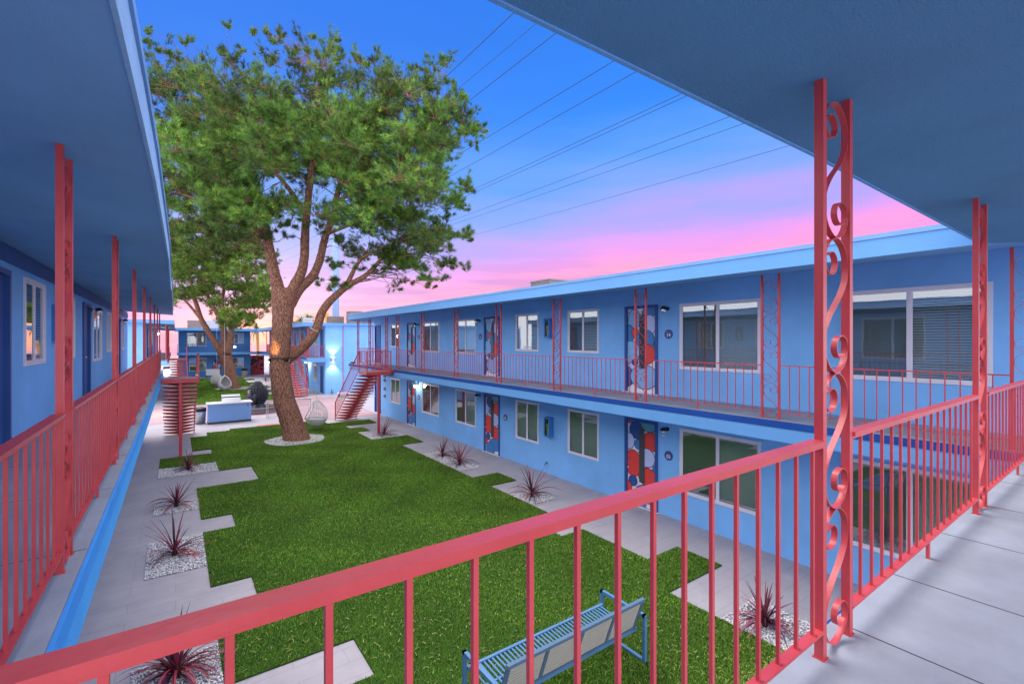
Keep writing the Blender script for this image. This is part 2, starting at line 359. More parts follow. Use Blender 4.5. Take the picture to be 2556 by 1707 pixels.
# dry straw coloured blades lying in the near turf
def straw():
    n = 4200; d = RNG.power(.38, n*2); y = 3+20*d; x = RNG.uniform(-.4, 8.4, n*2); k = inside(lawn_pts, x, y); x = x[k][:n]; y = y[k][:n]; n = len(x)
    V = []; Fc = []; C = []
    for i in range(n):
        a = random.uniform(0, 2*pi); ln = random.uniform(.03, .10); cu = random.uniform(-1.4, 1.4); w = .003+.0003*y[i]; z = .05; px, py = x[i], y[i]; prev = None
        col = np.array([.40, .40, .12]) if random.random() < .75 else np.array([.26, .36, .08]); col = col*random.uniform(.5, 1.0)
        for s in range(4):
            nx, ny = -sin(a), cos(a); k = len(V); ww = w*(1-.25*s); zz = z+.012*sin(s*1.2)
            V += [(px-nx*ww, py-ny*ww, zz), (px+nx*ww, py+ny*ww, zz)]; C += [col, col]
            if s: Fc.append((k-2, k-1, k+1, k))
            px += cos(a)*ln/3; py += sin(a)*ln/3; a += cu/3
    tag(put('dry_grass', fastmesh('dry_grass', np.array(V), np.array(Fc), [GRASSB], np.array(C))), 'scattered pale straw blades lying on the near lawn', 'dry grass', kind='stuff')
straw()

# ------------------------------------------------------------------ buildings
def soff(t): return 5.37+.1*t          # soffit height by distance from the court edge
def wall_x(b, x0, x1, y0, y1, z0, z1, ops, m=0):      # wall between x0 and x1 with openings (ya,yb,za,zb)
    ys = sorted({y0, y1, *[max(y0, min(y1, q)) for o in ops for q in o[:2]]})
    for ya, yb in zip(ys, ys[1:]):
        if yb-ya < 1e-4: continue
        mid = (ya+yb)/2; hs = sorted([(o[2], o[3]) for o in ops if o[0] < mid < o[1]]); z = z0
        for a, c in hs:
            if a > z+1e-4: b.box(x0, x1, ya, yb, z, a, m)
            z = max(z, c)
        if z < z1-1e-4: b.box(x0, x1, ya, yb, z, z1, m)

# window and door builders work in a local frame: x to the right along the wall, y into the wall (0 = wall face), z up
def window_parts(parent, w, h, blinds_left=False, style=0, M=None):
    fr = MB(); t = .055
    for (a, c, e, f) in ((0, w, 0, t), (0, w, h-t, h), (0, t, t, h-t), (w-t, w, t, h-t)): fr.box(a, c, -.022, .022, e, f)
    fr.box(w/2-.022, w/2+.022, -.008, .022, t, h-t)
    s = .018
    for (a, c) in ((t, w/2-.022), (w/2+.022, w-t)):
        for (p, q, e, f) in ((a, c, t, t+s), (a, c, h-t-s, h-t), (a, a+s, t+s, h-t-s), (c-s, c, t+s, h-t-s)): fr.box(p, q, -.002, .018, e, f, 1)
    fr.box(.01, w-.01, .07, .09, .01, h-.01, 2)
    wo = fr.build('window', [WHITEF, STEEL if style else WHITEF, DARK], parent)
    for (a, c) in ((t+s, w/2-.022-s), (w/2+.022+s, w-t-s)):
        p = MB(); p.quad((a, .008, t+s), (c, .008, t+s), (c, .008, h-t-s), (a, .008, h-t-s)); p.build('pane', [GLASS], wo)
    bl = MB(); x0, x1 = (t+s, w-t-s) if blinds_left else (w/2+.03, w-t-s); z = t+s+.03
    while z < h-t-s:
        bl.quad((x0, .026, z-.016), (x1, .026, z-.016), (x1, .052, z+.017), (x0, .052, z+.017)); z += .043
    bl.build('blinds', [BLIND], wo)
    if not blinds_left:
        sh = MB(); sh.box(t, w/2-.02, .045, .05, t, h-t); sh.build('shade', [CURT], wo)
    return wo
ART0 = [(215, 120, 45, 45, 3), (320, 265, 100, 130, 1), (195, 450, 90, 130, 2), (350, 480, 58, 72, 4), (505, 150, 120, 105, 5), (525, 400, 112, 138, 3), (460, 655, 115, 138, 2), (610, 805, 62, 72, 4),
        (480, 950, 130, 138, 3), (272, 786, 112, 203, 3), (272, 1060, 56, 76, 1), (190, 1165, 62, 85, 3), (470, 1210, 160, 130, 4), (340, 1330, 120, 150, 4)]
ART1 = [(185, 120, 70, 70, 2), (285, 290, 85, 150, 6), (185, 520, 105, 145, 4), (300, 500, 48, 70, 3), (510, 190, 110, 60, 4), (500, 385, 90, 150, 2), (440, 610, 125, 150, 4), (610, 690, 50, 60, 1), (455, 830, 125, 150, 3),
        (235, 800, 130, 170, 6), (250, 1060, 62, 90, 2), (165, 1190, 120, 160, 1), (430, 1180, 190, 180, 6), (300, 960, 40, 45, 1)]
def door_parts(parent, w, h, art, lite=True):
    fr = MB(); t = .07
    fr.box(0, t, -.035, .06, 0, h); fr.box(w-t, w, -.035, .06, 0, h); fr.box(t, w-t, -.035, .06, h-t, h); fr.box(-.03, w+.03, -.07, .0, -.035, .012, 1)
    do = fr.build('door_frame', [NAVY, WHITEP], parent)
    dw = w-2*t; dh = h-t-.02
    mats = [WHITEP, NAVY, LILAC, RED, MIDB, TEAL, SKYB, INK]
    d = MB(); base = 0 if art else 1
    d.box(t+.003, w-t-.003, .02, .05, .014, h-t-.003, base)
    if art:
        off = .018
        for i, (cx, cy, rx, ry, m) in enumerate(art):
            cu = (cx-190)/400*dw; cv = dh-(cy-130)*dh/1290; ru = rx/400*dw; rv = ry*dh/1290
            for k, (ex, mm) in enumerate(((.016, 7), (0, m))):
                y = off-.0011*(2*i+k+1)*.6; pts = []
                for q in range(36):
                    a = 2*pi*q/36; u = t+cu+(ru+ex)*cos(a); v = .016+cv+(rv+ex)*sin(a)
                    pts.append((min(max(u, t+.005), w-t-.005), y, min(max(v, .016), h-t-.006)))
                d.poly(pts, mm)
    panel = d.build('door', mats, parent)
    if lite:
        l_ = MB(); xa = t+dw*.44; xb = t+dw*.62; za = .28*h; zb = .90*h
        l_.box(xa, xb, -.012, -.004, za, zb); l_.build('glass_strip', [DGREY if art is ART0 else mat('lite_glass', (.05, .07, .09), .05, .8)], panel)
    k = MB(); kx = t+.07
    k.ball((kx, -.04, .95), .028, 8, 6); k.tube([(kx, .02, .95), (kx, -.03, .95)], .012, 6); lk = MB(); lk.tube([(kx, .01, 1.15), (kx, -.015, 1.15)], .024, 10); lk.build('lock', [BRASS if art is None else STEEL], panel)
    k.build('handle', [BRASS if art is None else STEEL], panel, smooth=True)
    return do
def opening(kind, parent, origin, face, w, h, **kw):
    # face: '-x' wall seen from -x side (right building); '+x' seen from the +x side; '-y' seen from -y
    rz = {'-x': -pi/2, '+x': pi/2, '-y': 0}[face]
    tmp = []
    before = set(parent.children)
    (window_parts if kind == 'win' else door_parts)(parent, w, h, **kw)
    for c in parent.children:
        if c in before: continue
        c.location = origin; c.rotation_euler = (0, 0, rz)

# y positions of the openings of the right-hand building (near to far)
R_OPEN = [('win', 1.45, 3.37, 'big'), ('win', 4.79, 6.68, 'big'), ('door', 7.30, 8.34, 0), ('win', 9.29, 10.57, ''), ('win', 11.99, 13.26, ''), ('door', 14.26, 15.33, 0),
          ('win', 15.95, 17.6, 'mid'), ('win', 19.15, 20.95, 'mid'), ('door', 21.7, 22.75, 0), ('win', 23.69, 25.0, ''), ('door', 26.6, 27.55, 'plain')]
def zs(kind, sz, fl):
    if kind == 'door': return (0, 2.24)
    if sz == 'big': return (.67, 2.21) if fl == 2 else (.67, 2.2)
    if sz == 'mid': return (.80, 2.22)
    return (.98, 2.25) if fl == 2 else (.86, 2.2)
XR = 9.7; XL = -1.75
def wing(label, side, xw, x_edge, x_slab, y0, y1, opens, yroof=None, posts_style=True, depth=7.5, roofpoly=None, art=True, edge_mats=None, drop_lower=False):
    """side=+1: wall faces -x (right of the court); side=-1: wall faces +x"""
    b = thing('motel_wing', label, 'building', (xw, (y0+y1)/2, 0))
    def P(o): o.location = (-b.location.x, -b.location.y, 0); return o
    ops = []
    for kind, a, c, sz in opens:
        for fl, zf in ((1, 0.0), (2, F2)):
            if fl == 1 and drop_lower: continue
            z0, z1 = zs(kind, sz, fl); ops.append((kind, a, c, zf+z0, zf+z1, sz, fl))
    w = MB(); xa, xb = (xw, xw+.2) if side > 0 else (xw-.2, xw)
    top = soff(abs(xw-x_edge))+.02
    wall_x(w, xa, xb, y0, y1, -.02, top, [(o[1], o[2], o[3], o[4]) for o in ops])
    xback = xw+side*depth
    w.box(xa if side < 0 else xb, xback, y0, y0+.2, -.02, top); w.box(xa if side < 0 else xb, xback, y1-.2, y1, -.02, top)
    P(w.build('wall', [STUCCO], b))
    for kind, a, c, z0, z1, sz, fl in ops:
        face = '-x' if side > 0 else '+x'
        org = (xw-b.location.x, (c if side > 0 else a)-b.location.y, z0)
        if kind == 'win': opening('win', b, org, face, c-a, z1-z0, blinds_left=(fl == 1 and sz == ''), style=0)
        else:
            plain = (sz == 'plain') or not art
            opening('door', b, org, face, c-a, z1-z0, art=None if plain else (ART0 if fl == 1 else ART1), lite=not plain)
    # walkway slab with painted edge
    s = MB(); sx = x_slab
    s.box(sx, xw, y0, y1, F2-.02, F2, 0); s.box(sx, xw, y0, y1, F2-.34, F2-.02, 2)
    P(s.build('walkway', [CONC, SLABBLUE, STUCCO, SLABBRIGHT, FASCIA], b))
    e = MB(); em = edge_mats or (SLABBLUE, FASCIA); o_ = -side
    e.box(sx+o_*.002, sx+o_*.024, y0, y1, F2-.115, F2-.004, 0); P(e.build('slab_trim', [em[0]], b))
    e = MB(); e.box(sx+o_*.002, sx+o_*.012, y0, y1, F2-.345, F2-.115, 0); P(e.build('slab_fascia', [em[1]], b))
    return b, P

LW = [('win', 1.5, 3.4, 'big'), ('win', 4.8, 6.7, 'big'), ('door', 7.55, 8.65, 'plain'), ('win', 9.4, 10.7, ''), ('win', 12.2, 13.47, ''), ('door', 14.55, 15.6, 'plain'), ('win', 16.2, 17.9, 'mid'), ('win', 19.2, 20.4, ''), ('door', 22.2, 23.3, 'plain'), ('win', 24.0, 25.0, '')]
right, PR = wing('long blue two storey wing on the right with circle painted doors and coral railings', 1, XR, 7.45, 8.22, -.5, 27.75, R_OPEN)
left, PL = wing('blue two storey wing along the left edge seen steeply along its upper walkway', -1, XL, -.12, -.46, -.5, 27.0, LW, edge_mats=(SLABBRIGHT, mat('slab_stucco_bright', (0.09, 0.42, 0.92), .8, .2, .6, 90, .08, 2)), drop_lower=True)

def roof(parent, P, edge, far, name='roof', m=SOFFIT, ftop=5.65, fas=FASCIA, drip=True, lap=None):
    """edge: polyline of the eave over the court (x,y); far: matching outer points (x,y,z soffit)"""
    r = MB(); n = len(edge)
    for i in range(n-1):
        a, c = edge[i], edge[i+1]; p, q = far[i], far[i+1]
        r.quad((a[0], a[1], 5.37), (c[0], c[1], 5.37), (q[0], q[1], q[2]), (p[0], p[1], p[2]), 0)
        r.quad((a[0], a[1], ftop-.01), (p[0], p[1], ftop+.05), (q[0], q[1], ftop+.05), (c[0], c[1], ftop-.01), 1)
    r.quad((edge[0][0], edge[0][1], 5.37), (far[0][0], far[0][1], far[0][2]), (far[0][0], far[0][1], ftop+.05), (edge[0][0], edge[0][1], ftop-.01), 2)
    r.quad((edge[-1][0], edge[-1][1], 5.37), (far[-1][0], far[-1][1], far[-1][2]), (far[-1][0], far[-1][1], ftop+.05), (edge[-1][0], edge[-1][1], ftop-.01), 2)
    ro = P(r.build(name, [m, ROOFT, fas], parent))
    f = MB(); f2 = MB()
    for i in range(n-1):
        a, c = Vector((*edge[i], 0)), Vector((*edge[i+1], 0)); d = (c-a).normalized(); nrm = Vector((d.y, -d.x, 0))
        mid = Vector(((far[i][0]+far[i+1][0])/2, (far[i][1]+far[i+1][1])/2, 0))
        if nrm.dot(mid-(a+c)/2) > 0: nrm = -nrm
        def slab(B, z0, z1, t, off=.0):
            p0 = a+nrm*off; p1 = c+nrm*off; q0 = a+nrm*(off+t); q1 = c+nrm*(off+t)
            B.hexa([(p0.x, p0.y, z0), (q0.x, q0.y, z0), (q1.x, q1.y, z0), (p1.x, p1.y, z0), (p0.x, p0.y, z1), (q0.x, q0.y, z1), (q1.x, q1.y, z1), (p1.x, p1.y, z1)])
        slab(f, 5.362, ftop-.055, .018); slab(f2, ftop-.055, ftop+.005, .032)
    g_ = f.build('fascia', [fas], ro); g_ = f2.build('drip_edge', [mat('drip_edge_blue', (0.17, 0.36, 0.68), .5, .4, .1, 20, .15, 1.5)], ro)
    return ro
# right roof
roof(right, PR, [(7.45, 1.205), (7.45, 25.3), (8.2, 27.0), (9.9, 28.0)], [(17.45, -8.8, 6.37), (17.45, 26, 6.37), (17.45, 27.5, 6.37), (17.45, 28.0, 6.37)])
# left roof with its slightly wavy eave
le = [(-.19, 1.205), (-.175, 2.0), (-.15, 3.0), (-.128, 4.1), (-.108, 6.0), (-.09, 8.1), (-.10, 12.5), (-.085, 12.6), (-.10, 19), (-.11, 25.3)]
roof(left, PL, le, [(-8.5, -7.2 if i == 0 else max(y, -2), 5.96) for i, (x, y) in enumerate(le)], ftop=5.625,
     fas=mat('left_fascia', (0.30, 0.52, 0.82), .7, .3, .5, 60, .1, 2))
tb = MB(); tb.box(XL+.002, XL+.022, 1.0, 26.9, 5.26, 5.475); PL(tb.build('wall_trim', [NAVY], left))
# near wing (the walkway the camera stands on)
near = thing('motel_wing', 'near blue wing whose dark soffit and pale concrete walkway fill the right corner', 'building', (3.5, -.5, 0))
def PN(o): o.location = (-near.location.x, -near.location.y, 0); return o
w = MB(); w.box(-.46, 8.22, -.9, .93, F2-.02, F2, 0); w.box(-.46, 8.22, -.9, .93, F2-.34, F2-.02, 1); PN(w.build('walkway', [CONC, STUCCO], near))
w = MB(); w.box(-.46, 8.22, .932, .944, F2-.115, F2-.004); PN(w.build('slab_trim', [SLABBLUE], near))
w = MB(); w.box(-.46, 8.22, .932, .938, F2-.345, F2-.115); PN(w.build('slab_fascia', [FASCIA], near))
jt = MB()
for x in (.9, 2.57, 3.36, 4.35, 5.37, 6.4, 7.45): PN(MB().box(x-.0035, x+.0035, -.9, .93, F2+.0003, F2+.0012).build('floor_joint', [DGREY], near))
jt.box(8.2, 9.7, .948, .955, F2+.0003, F2+.0012)
PN(jt.build('floor_joint', [DGREY], near))
ne = [(-.19, 1.205), (.0, 1.26), (.83, 1.255), (3.04, 1.205), (6.3, 1.205), (7.45, 1.205)]
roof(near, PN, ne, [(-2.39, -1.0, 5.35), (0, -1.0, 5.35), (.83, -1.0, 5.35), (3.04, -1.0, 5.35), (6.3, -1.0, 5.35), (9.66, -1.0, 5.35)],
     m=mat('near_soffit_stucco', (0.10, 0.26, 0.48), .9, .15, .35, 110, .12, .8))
# joints of the left walkway
for y in (2.6, 4.06, 5.6, 7.15, 9.8, 12.6, 15.5, 18.4): PL(MB().box(XL, -.47, y-.004, y+.004, F2+.0003, F2+.0012).build('floor_joint', [DGREY], left))

# ------------------------------------------------------------------ railings and scroll columns
RH = .925
def baluster_mesh(r=.0064): b = MB(); b.box(-r, r, -r, r, .125, RH-.012); return b.mesh('baluster', [CORAL])
BAL = baluster_mesh()
def railing(loc, rz, Lg, label, group, foot=True, step=.15, thin=False, first=None, m=CORAL, bal=BAL):
    t = thing('railing', label, 'railing', loc, rz, group)
    tw = .0275 if not thin else .016; th = .018 if not thin else .016
    a = MB(); a.box(0, Lg, -tw, tw, RH-th, RH)
    if not thin: a.box(0, Lg, -tw+.009, tw-.009, RH-th-.012, RH-th)
    a.build('top_rail', [m], t)
    a = MB(); a.box(0, Lg, -.019 if not thin else -.01, .019 if not thin else .01, .113, .125); a.build('bottom_rail', [m], t)
    x = first if first is not None else (Lg-(int(Lg/step)-0)*step)/2+ (0 if True else 0)
    if first is None:
        n = int(Lg/step); x = Lg/(n+1); st = Lg/(n+1)
    else: st = step
    while x < Lg-.02:
        put('baluster', bal, t, (x, 0, 0)); x += st
    if foot:
        a = MB(); a.box(-.015, .015, -.008, .008, 0, .113); a.build('foot', [m], t, loc=(Lg/2, 0, 0))
    return t
SC = [(0, 0), (.30, .05), (.62, .115), (.86, .18), (.98, .25), (.99, .32), (.88, .39), (.62, .45), (.25, .49), (0, .497), (-.3, .485), (-.66, .445), (-.90, .385), (-.99, .325), (-.92, .27), (-.70, .232), (-.42, .224), (-.14, .245), (0, .285), (.03, .325), (-.08, .365), (-.30, .388), (-.55, .382), (-.70, .362)]
def crs(pts, k=3):
    o = []
    for i in range(len(pts)-1):
        p = [Vector((*pts[max(0, min(len(pts)-1, j))], 0)) for j in (i-1, i, i+1, i+2)]
        for q in range(k):
            t = q/k; o.append(.5*((2*p[1])+(p[2]-p[0])*t+(2*p[0]-5*p[1]+4*p[2]-p[3])*t*t+(3*p[1]-p[0]-3*p[2]+p[3])*t**3))
    o.append(Vector((*pts[-1], 0))); return [(v.x, v.y) for v in o]
SCF = crs(SC, 3)
def scroll_mesh(hw, H, flip=1, bw=.0125, th=.0035, sub=SCF):
    full = [(-x, -y) for x, y in reversed(sub)]+sub[1:]
    pts = [(x*(hw-th)*flip, (y+.5)*H) for x, y in full]; b = MB(); n = len(pts); K = []
    for i, (x, z) in enumerate(pts):
        x0, z0 = pts[max(0, i-1)]; x1, z1 = pts[min(n-1, i+1)]; dx, dz = x1-x0, z1-z0; l = sqrt(dx*dx+dz*dz) or 1; nx, nz_ = -dz/l*th/2, dx/l*th/2
        K.append([(x-nx, -bw, z-nz_), (x+nx, -bw, z+nz_), (x+nx, bw, z+nz_), (x-nx, bw, z-nz_)])
    k0 = len(b.v)
    for q in K: b.v += q
    for i in range(n-1):
        for j in range(4):
            a = k0+i*4+j; c = k0+i*4+(j+1) % 4; b.f.append((a, c, c+4, a+4)); b.m.append(0)
    b.f += [(0, 1, 2, 3), tuple(k0+(n-1)*4+j for j in (3, 2, 1, 0))]; b.m += [0, 0]
    return b.mesh('scroll', [CORAL])
CW = .285; PW = .0175
hw_ = (CW-2*PW)/2
SCM = {1: scroll_mesh(hw_, .595, 1), -1: scroll_mesh(hw_, .595, -1)}
SCL = {1: scroll_mesh(hw_, .595, 1, sub=crs(SC, 1)), -1: scroll_mesh(hw_, .595, -1, sub=crs(SC, 1))}
def post_mesh(h): b = MB(); b.box(-PW, PW, -PW, PW, 0, h); b.box(-PW-.006, PW+.006, -PW-.006, PW+.006, 0, .004); return b.mesh('post', [CORAL])
PM = post_mesh(2.49)
def column(loc, rz, label, group, flip=1, lo=False):
    t = thing('scroll_column', label, 'column', loc, rz, group)
    put('post', PM, t, (0, 0, 0)); put('post', PM, t, (CW, 0, 0))
    for i in range(4): put('scroll', (SCL if lo else SCM)[flip], t, (CW/2, 0, .012+i*.595))
    return t
# near walkway (along x)
column((2.225, .85, F2), 0, 'large coral scrollwork column standing nearest on the right walkway', 'scroll columns of the near walkway')
column((5.055, .85, F2), 0, 'coral scrollwork column further right along the near walkway rail', 'scroll columns of the near walkway')
railing((-.545, .85, F2), 0, 2.225+.545-PW, 'coral railing crossing the whole foreground from the lower left corner', 'railings of the near walkway', step=.1485, first=.019)
railing((2.51+PW, .85, F2), 0, 5.055-2.51-2*PW, 'coral railing between the two scroll columns of the near walkway', 'railings of the near walkway', step=.152)
railing((5.34+PW, .85, F2), 0, 8.35-5.34-PW, 'coral railing at the right edge running into the corner post', 'railings of the near walkway', step=.152)
# left wing: pairs along y
LXP = -.545; LY = [3.73, 6.66, 9.6, 12.55, 15.5, 18.4, 21.3, 24.2]
LLAB = ['large coral scroll column nearest on the left walkway', 'coral scroll column, second from the front along the left walkway']+['coral scroll column, %s from the front along the left walkway' % ord_(i) for i in range(2, 8)]
prev = .85
for i, y in enumerate(LY):
    column((LXP, y, F2), pi/2, LLAB[i], 'scroll columns along the left walkway', -1 if i % 2 else 1, lo=i > 2)
    if 18.4 <= y <= 21.3 and i == 6: pass
    lab = 'coral railing at the lower left edge in front of the first left column' if i == 0 else 'coral railing bay between the %s and %s left columns' % (ord_(i-1), ord_(i))
    railing((LXP, prev+PW, F2), pi/2, y-prev-2*PW, lab, 'railings along the left walkway', step=.152)
    prev = y+CW
railing((LXP, prev+PW, F2), pi/2, 1.9, 'coral railing bay beyond the last left column', 'railings along the left walkway')
# right wing
RXP = 8.35; RY = [.80, 3.82, 6.60, 9.40, 12.2, 15.0, 17.85, 20.55, 21.95, 24.4, 26.35]
prev = None
FL = {0: 1, 1: 1, 2: 1}
for i, y in enumerate(RY):
    lab = 'coral scroll column at the corner by the right picture edge' if i == 0 else 'slim coral scroll column, %s from the right along the balcony across the court' % ord_(i)
    column((RXP, y, F2), pi/2, lab, 'scroll columns of the right balcony', 1 if i < 3 else -1, lo=i > 4)
    if prev is not None and i not in (8,):
        railing((RXP, prev+PW, F2), pi/2, y-prev-2*PW, 'thin coral railing bay just beyond the %s right balcony column' % ord_(i-1), 'railings of the right balcony', step=.155, thin=True)
    prev = y+CW
# end return of the right balcony
railing((RXP, 26.65, F2), 0, 1.3, 'short coral railing closing the far end of the right balcony', 'railings of the right balcony', thin=True, foot=False)

# ------------------------------------------------------------------ stairs
def stair(loc, rz, label, rail_sides=(1, -1), near_rail=False):
    """local: landing from y=0 to 1.15 (near edge y=0), centre x=0, flight descends towards +y"""
    t = thing('staircase', label, 'staircase', loc, rz, 'outdoor staircases of the court')
    Wd = 1.14; H = 2.82; n = 15; ri = H/(n+1); go = .268; y0 = 1.15
    l_ = MB(); l_.box(-Wd/2, Wd/2, 0, y0, H-.02, H+.03, 1); l_.box(-Wd/2, Wd/2, -.01, .03, H-.11, H+.035, 0); l_.box(-Wd/2, -Wd/2+.04, .03, y0, H-.11, H-.02, 0); l_.box(Wd/2-.04, Wd/2, .03, y0, H-.11, H-.02, 0); l_.box(-Wd/2+.04, Wd/2-.04, y0-.04, y0, H-.11, H-.02, 0)
    TT = mat('tread_top', (.40, .24, .25), .7, .2); l_.build('landing', [CORAL, TT], t)
    p = MB(); p.box(-.05, .05, .03, .13, 0, H-.11); p.build('post', [CORAL], t)
    s = MB(); s.bar((0, y0-.1, H-.2), (0, y0+go*n+.05, .02), .09, .15); s.build('stringer', [CORAL], t)
    for k in range(n):
        z = H-ri*(k+1); y = y0+go*k; tr = MB()
        tr.box(-Wd/2, Wd/2, y, y+.25, z-.02, z, 1); tr.box(-Wd/2-.004, Wd/2+.004, y-.006, y+.256, z-.034, z-.006, 0)
        for sx in (-1, 1):
            for yy in (y+.01, y+.2):
                tr.hexa([(0, yy, z-.15), (sx*Wd*.46, yy, z-.052), (sx*Wd*.46, yy+.03, z-.052), (0, yy+.03, z-.15), (0, yy, z-.045), (sx*Wd*.46, yy, z-.045), (sx*Wd*.46, yy+.03, z-.045), (0, yy+.03, z-.045)])
        tr.build('tread', [CORAL, TT], t)
    for sx in rail_sides:
        x = sx*(Wd/2-.02); r = MB(); yl = y0+go*n
        r.bar((x, y0, H+.95), (x, yl, .95), .04, .03); r.bar((x, y0, H+.08), (x, yl, .12), .025, .02)
        r.bar((x, 0, H+.95), (x, y0, H+.95), .04, .03); r.bar((x, 0, H+.1), (x, y0, H+.1), .025, .015)
        for y in (0.02, y0): r.box(x-.02, x+.02, y-.02, y+.02, H-.1, H+.97)
        r.box(x-.02, x+.02, yl-.02, yl+.02, 0, .97)
        q = .14
        while q < y0: r.box(x-.007, x+.007, q-.007, q+.007, H+.1, H+.94); q += .14
        q = y0+.15
        while q < yl: zz = H-(q-y0)/(go*n)*H; r.box(x-.007, x+.007, q-.007, q+.007, zz+.1, zz+.94); q += .15
        r.build('handrail', [CORAL], t)
    if near_rail:
        r = MB(); r.bar((-Wd/2, 0, H+.95), (Wd/2, 0, H+.95), .04, .03); r.bar((-Wd/2, 0, H+.1), (Wd/2, 0, H+.1), .025, .015); q = -Wd/2+.14
        while q < Wd/2-.05: r.box(q-.007, q+.007, -.007, .007, H+.1, H+.94); q += .14
        r.build('landing_rail', [CORAL], t)
    return t
stair((.14, 21.05, 0), 0, 'coral open tread staircase at the left walkway, seen from behind', rail_sides=(1,))
stair((7.5, 20.75, 0), 0, 'coral open tread staircase rising to the right balcony above a purple plant', near_rail=True)
stair((.14, 46.0, 0), pi, 'far coral staircase behind the near left one, lit orange', rail_sides=(1, -1))
stair((7.55, 43.0, 0), pi, 'far coral staircase behind the big pine trunk by the far right wing', rail_sides=(1, -1))
# slab bridges to the landings
b = MB(); b.box(8.07, 8.22, 20.75, 21.9, F2-.1, F2-.01); PR(b.build('landing_sill', [CORAL], right))

# ------------------------------------------------------------------ wall fittings
def lamp(loc, rz, label, lit=False, power=0, col=(1, .8, .55)):
    t = thing('wall_lamp', label, 'lamp', loc, rz, 'barn style lamps beside the doors')
    b = MB(); b.tube([(0, 0, 0), (0, -.03, 0)], .05, 12); b.tube([(0, -.02, 0), (0, -.10, .05), (0, -.16, .02)], .012, 6); b.build('bracket', [BLACK], t)
    b = MB(); b.lathe([(.02, .06), (.05, .05), (.085, -.01), (.085, -.02)], 14, 0, (0, -.16, 0)); b.build('lamp_shade', [BLACK], t)
    b = MB(); b.lathe([(.055, -.02), (.06, -.09), (.04, -.15), (.001, -.155)], 12, 0, (0, -.16, 0)); b.build('jar', [CLEARG if not lit else BULB], t, smooth=True)
    if lit:
        l = bpy.data.lights.new('bulb', 'POINT'); l.energy = power; l.color = col; l.shadow_soft_size = .08
        o = bpy.data.objects.new('bulb', l); COL.objects.link(o); o.parent = t; o.location = (0, -.3, -.1)
    return t
RZ = -pi/2
lamp((XR, 7.02, F2+2.12), RZ, 'unlit black jar lamp beside door fourteen upstairs')
lamp((XR, 7.02, 2.12), RZ, 'unlit black jar lamp beside door zero three downstairs')
lamp((XR, 15.65, F2+2.12), RZ, 'unlit black jar lamp beside the middle painted door upstairs')
lamp((XR, 15.65, 2.12), RZ, 'unlit black jar lamp beside the middle painted door downstairs')
lamp((XR, 21.4, F2+2.12), RZ, 'unlit black jar lamp beside the farthest painted door upstairs')
lamp((XR, 21.4, 2.12), RZ, 'glowing wall lamp beside the farthest painted door downstairs', True, 16)
lamp((XL, 15.85, F2+2.12), -RZ, 'unlit black jar lamp beside the left wing dark blue door')
lamp((XL, 23.6, F2+2.12), -RZ, 'unlit black jar lamp at the far door of the left wing')

def text_mesh(s, size, m, name='lettering'):
    c = bpy.data.curves.new('t', 'FONT'); c.body = s; c.size = size; c.align_x = 'CENTER'; c.align_y = 'CENTER'; c.extrude = .001; c.offset = size*.02
    o = bpy.data.objects.new('t', c); COL.objects.link(o); bpy.context.view_layer.update()
    me = bpy.data.meshes.new_from_object(o.evaluated_get(bpy.context.evaluated_depsgraph_get())); bpy.data.objects.remove(o)
    me.materials.clear(); me.materials.append(m); me.name = name; return me
def plaque(loc, num, label):
    t = thing('number_plaque', label, 'sign', loc, RZ, 'round unit number plaques')
    b = MB(); n = 28; b.v = [(.115*cos(2*pi*i/n), y, .115*sin(2*pi*i/n)) for y in (0, -.012) for i in range(n)]
    b.f = [tuple(range(n, 2*n)), *[(i, (i+1) % n, n+(i+1) % n, n+i) for i in range(n)]]; b.m = [0]*len(b.f)
    b.build('plate', [NAVY], t)
    for s, sz, z, m in ((num, .115, -.025, WHITEP), ('UNIT', .042, .05, RED)):
        o = put('lettering', text_mesh(s, sz, m), t, (0, -.0135, z)); o.rotation_euler = (pi/2, 0, 0)
for y, up, dn in ((7.0, '14', '03'), (13.95, None, '02'), (21.15, None, '01')):
    pass
plaque((XR, 6.99, F2+1.50), '14', 'round navy plaque reading 14 upstairs beside the near painted door')
plaque((XR, 6.99, 1.48), '03', 'round navy plaque reading 03 downstairs beside the near painted door')
plaque((XR, 15.62, F2+1.50), '13', 'round navy plaque reading 13 left of the middle upstairs door')
plaque((XR, 13.9, 1.48), '02', 'round navy plaque reading 02 right of the middle downstairs door')
plaque((XR, 21.35, F2+1.5), '12', 'round navy plaque reading 12 beside the farthest upstairs painted door')
plaque((XR, 21.35, 1.48), '01', 'round navy plaque reading 01 beside the farthest downstairs painted door')

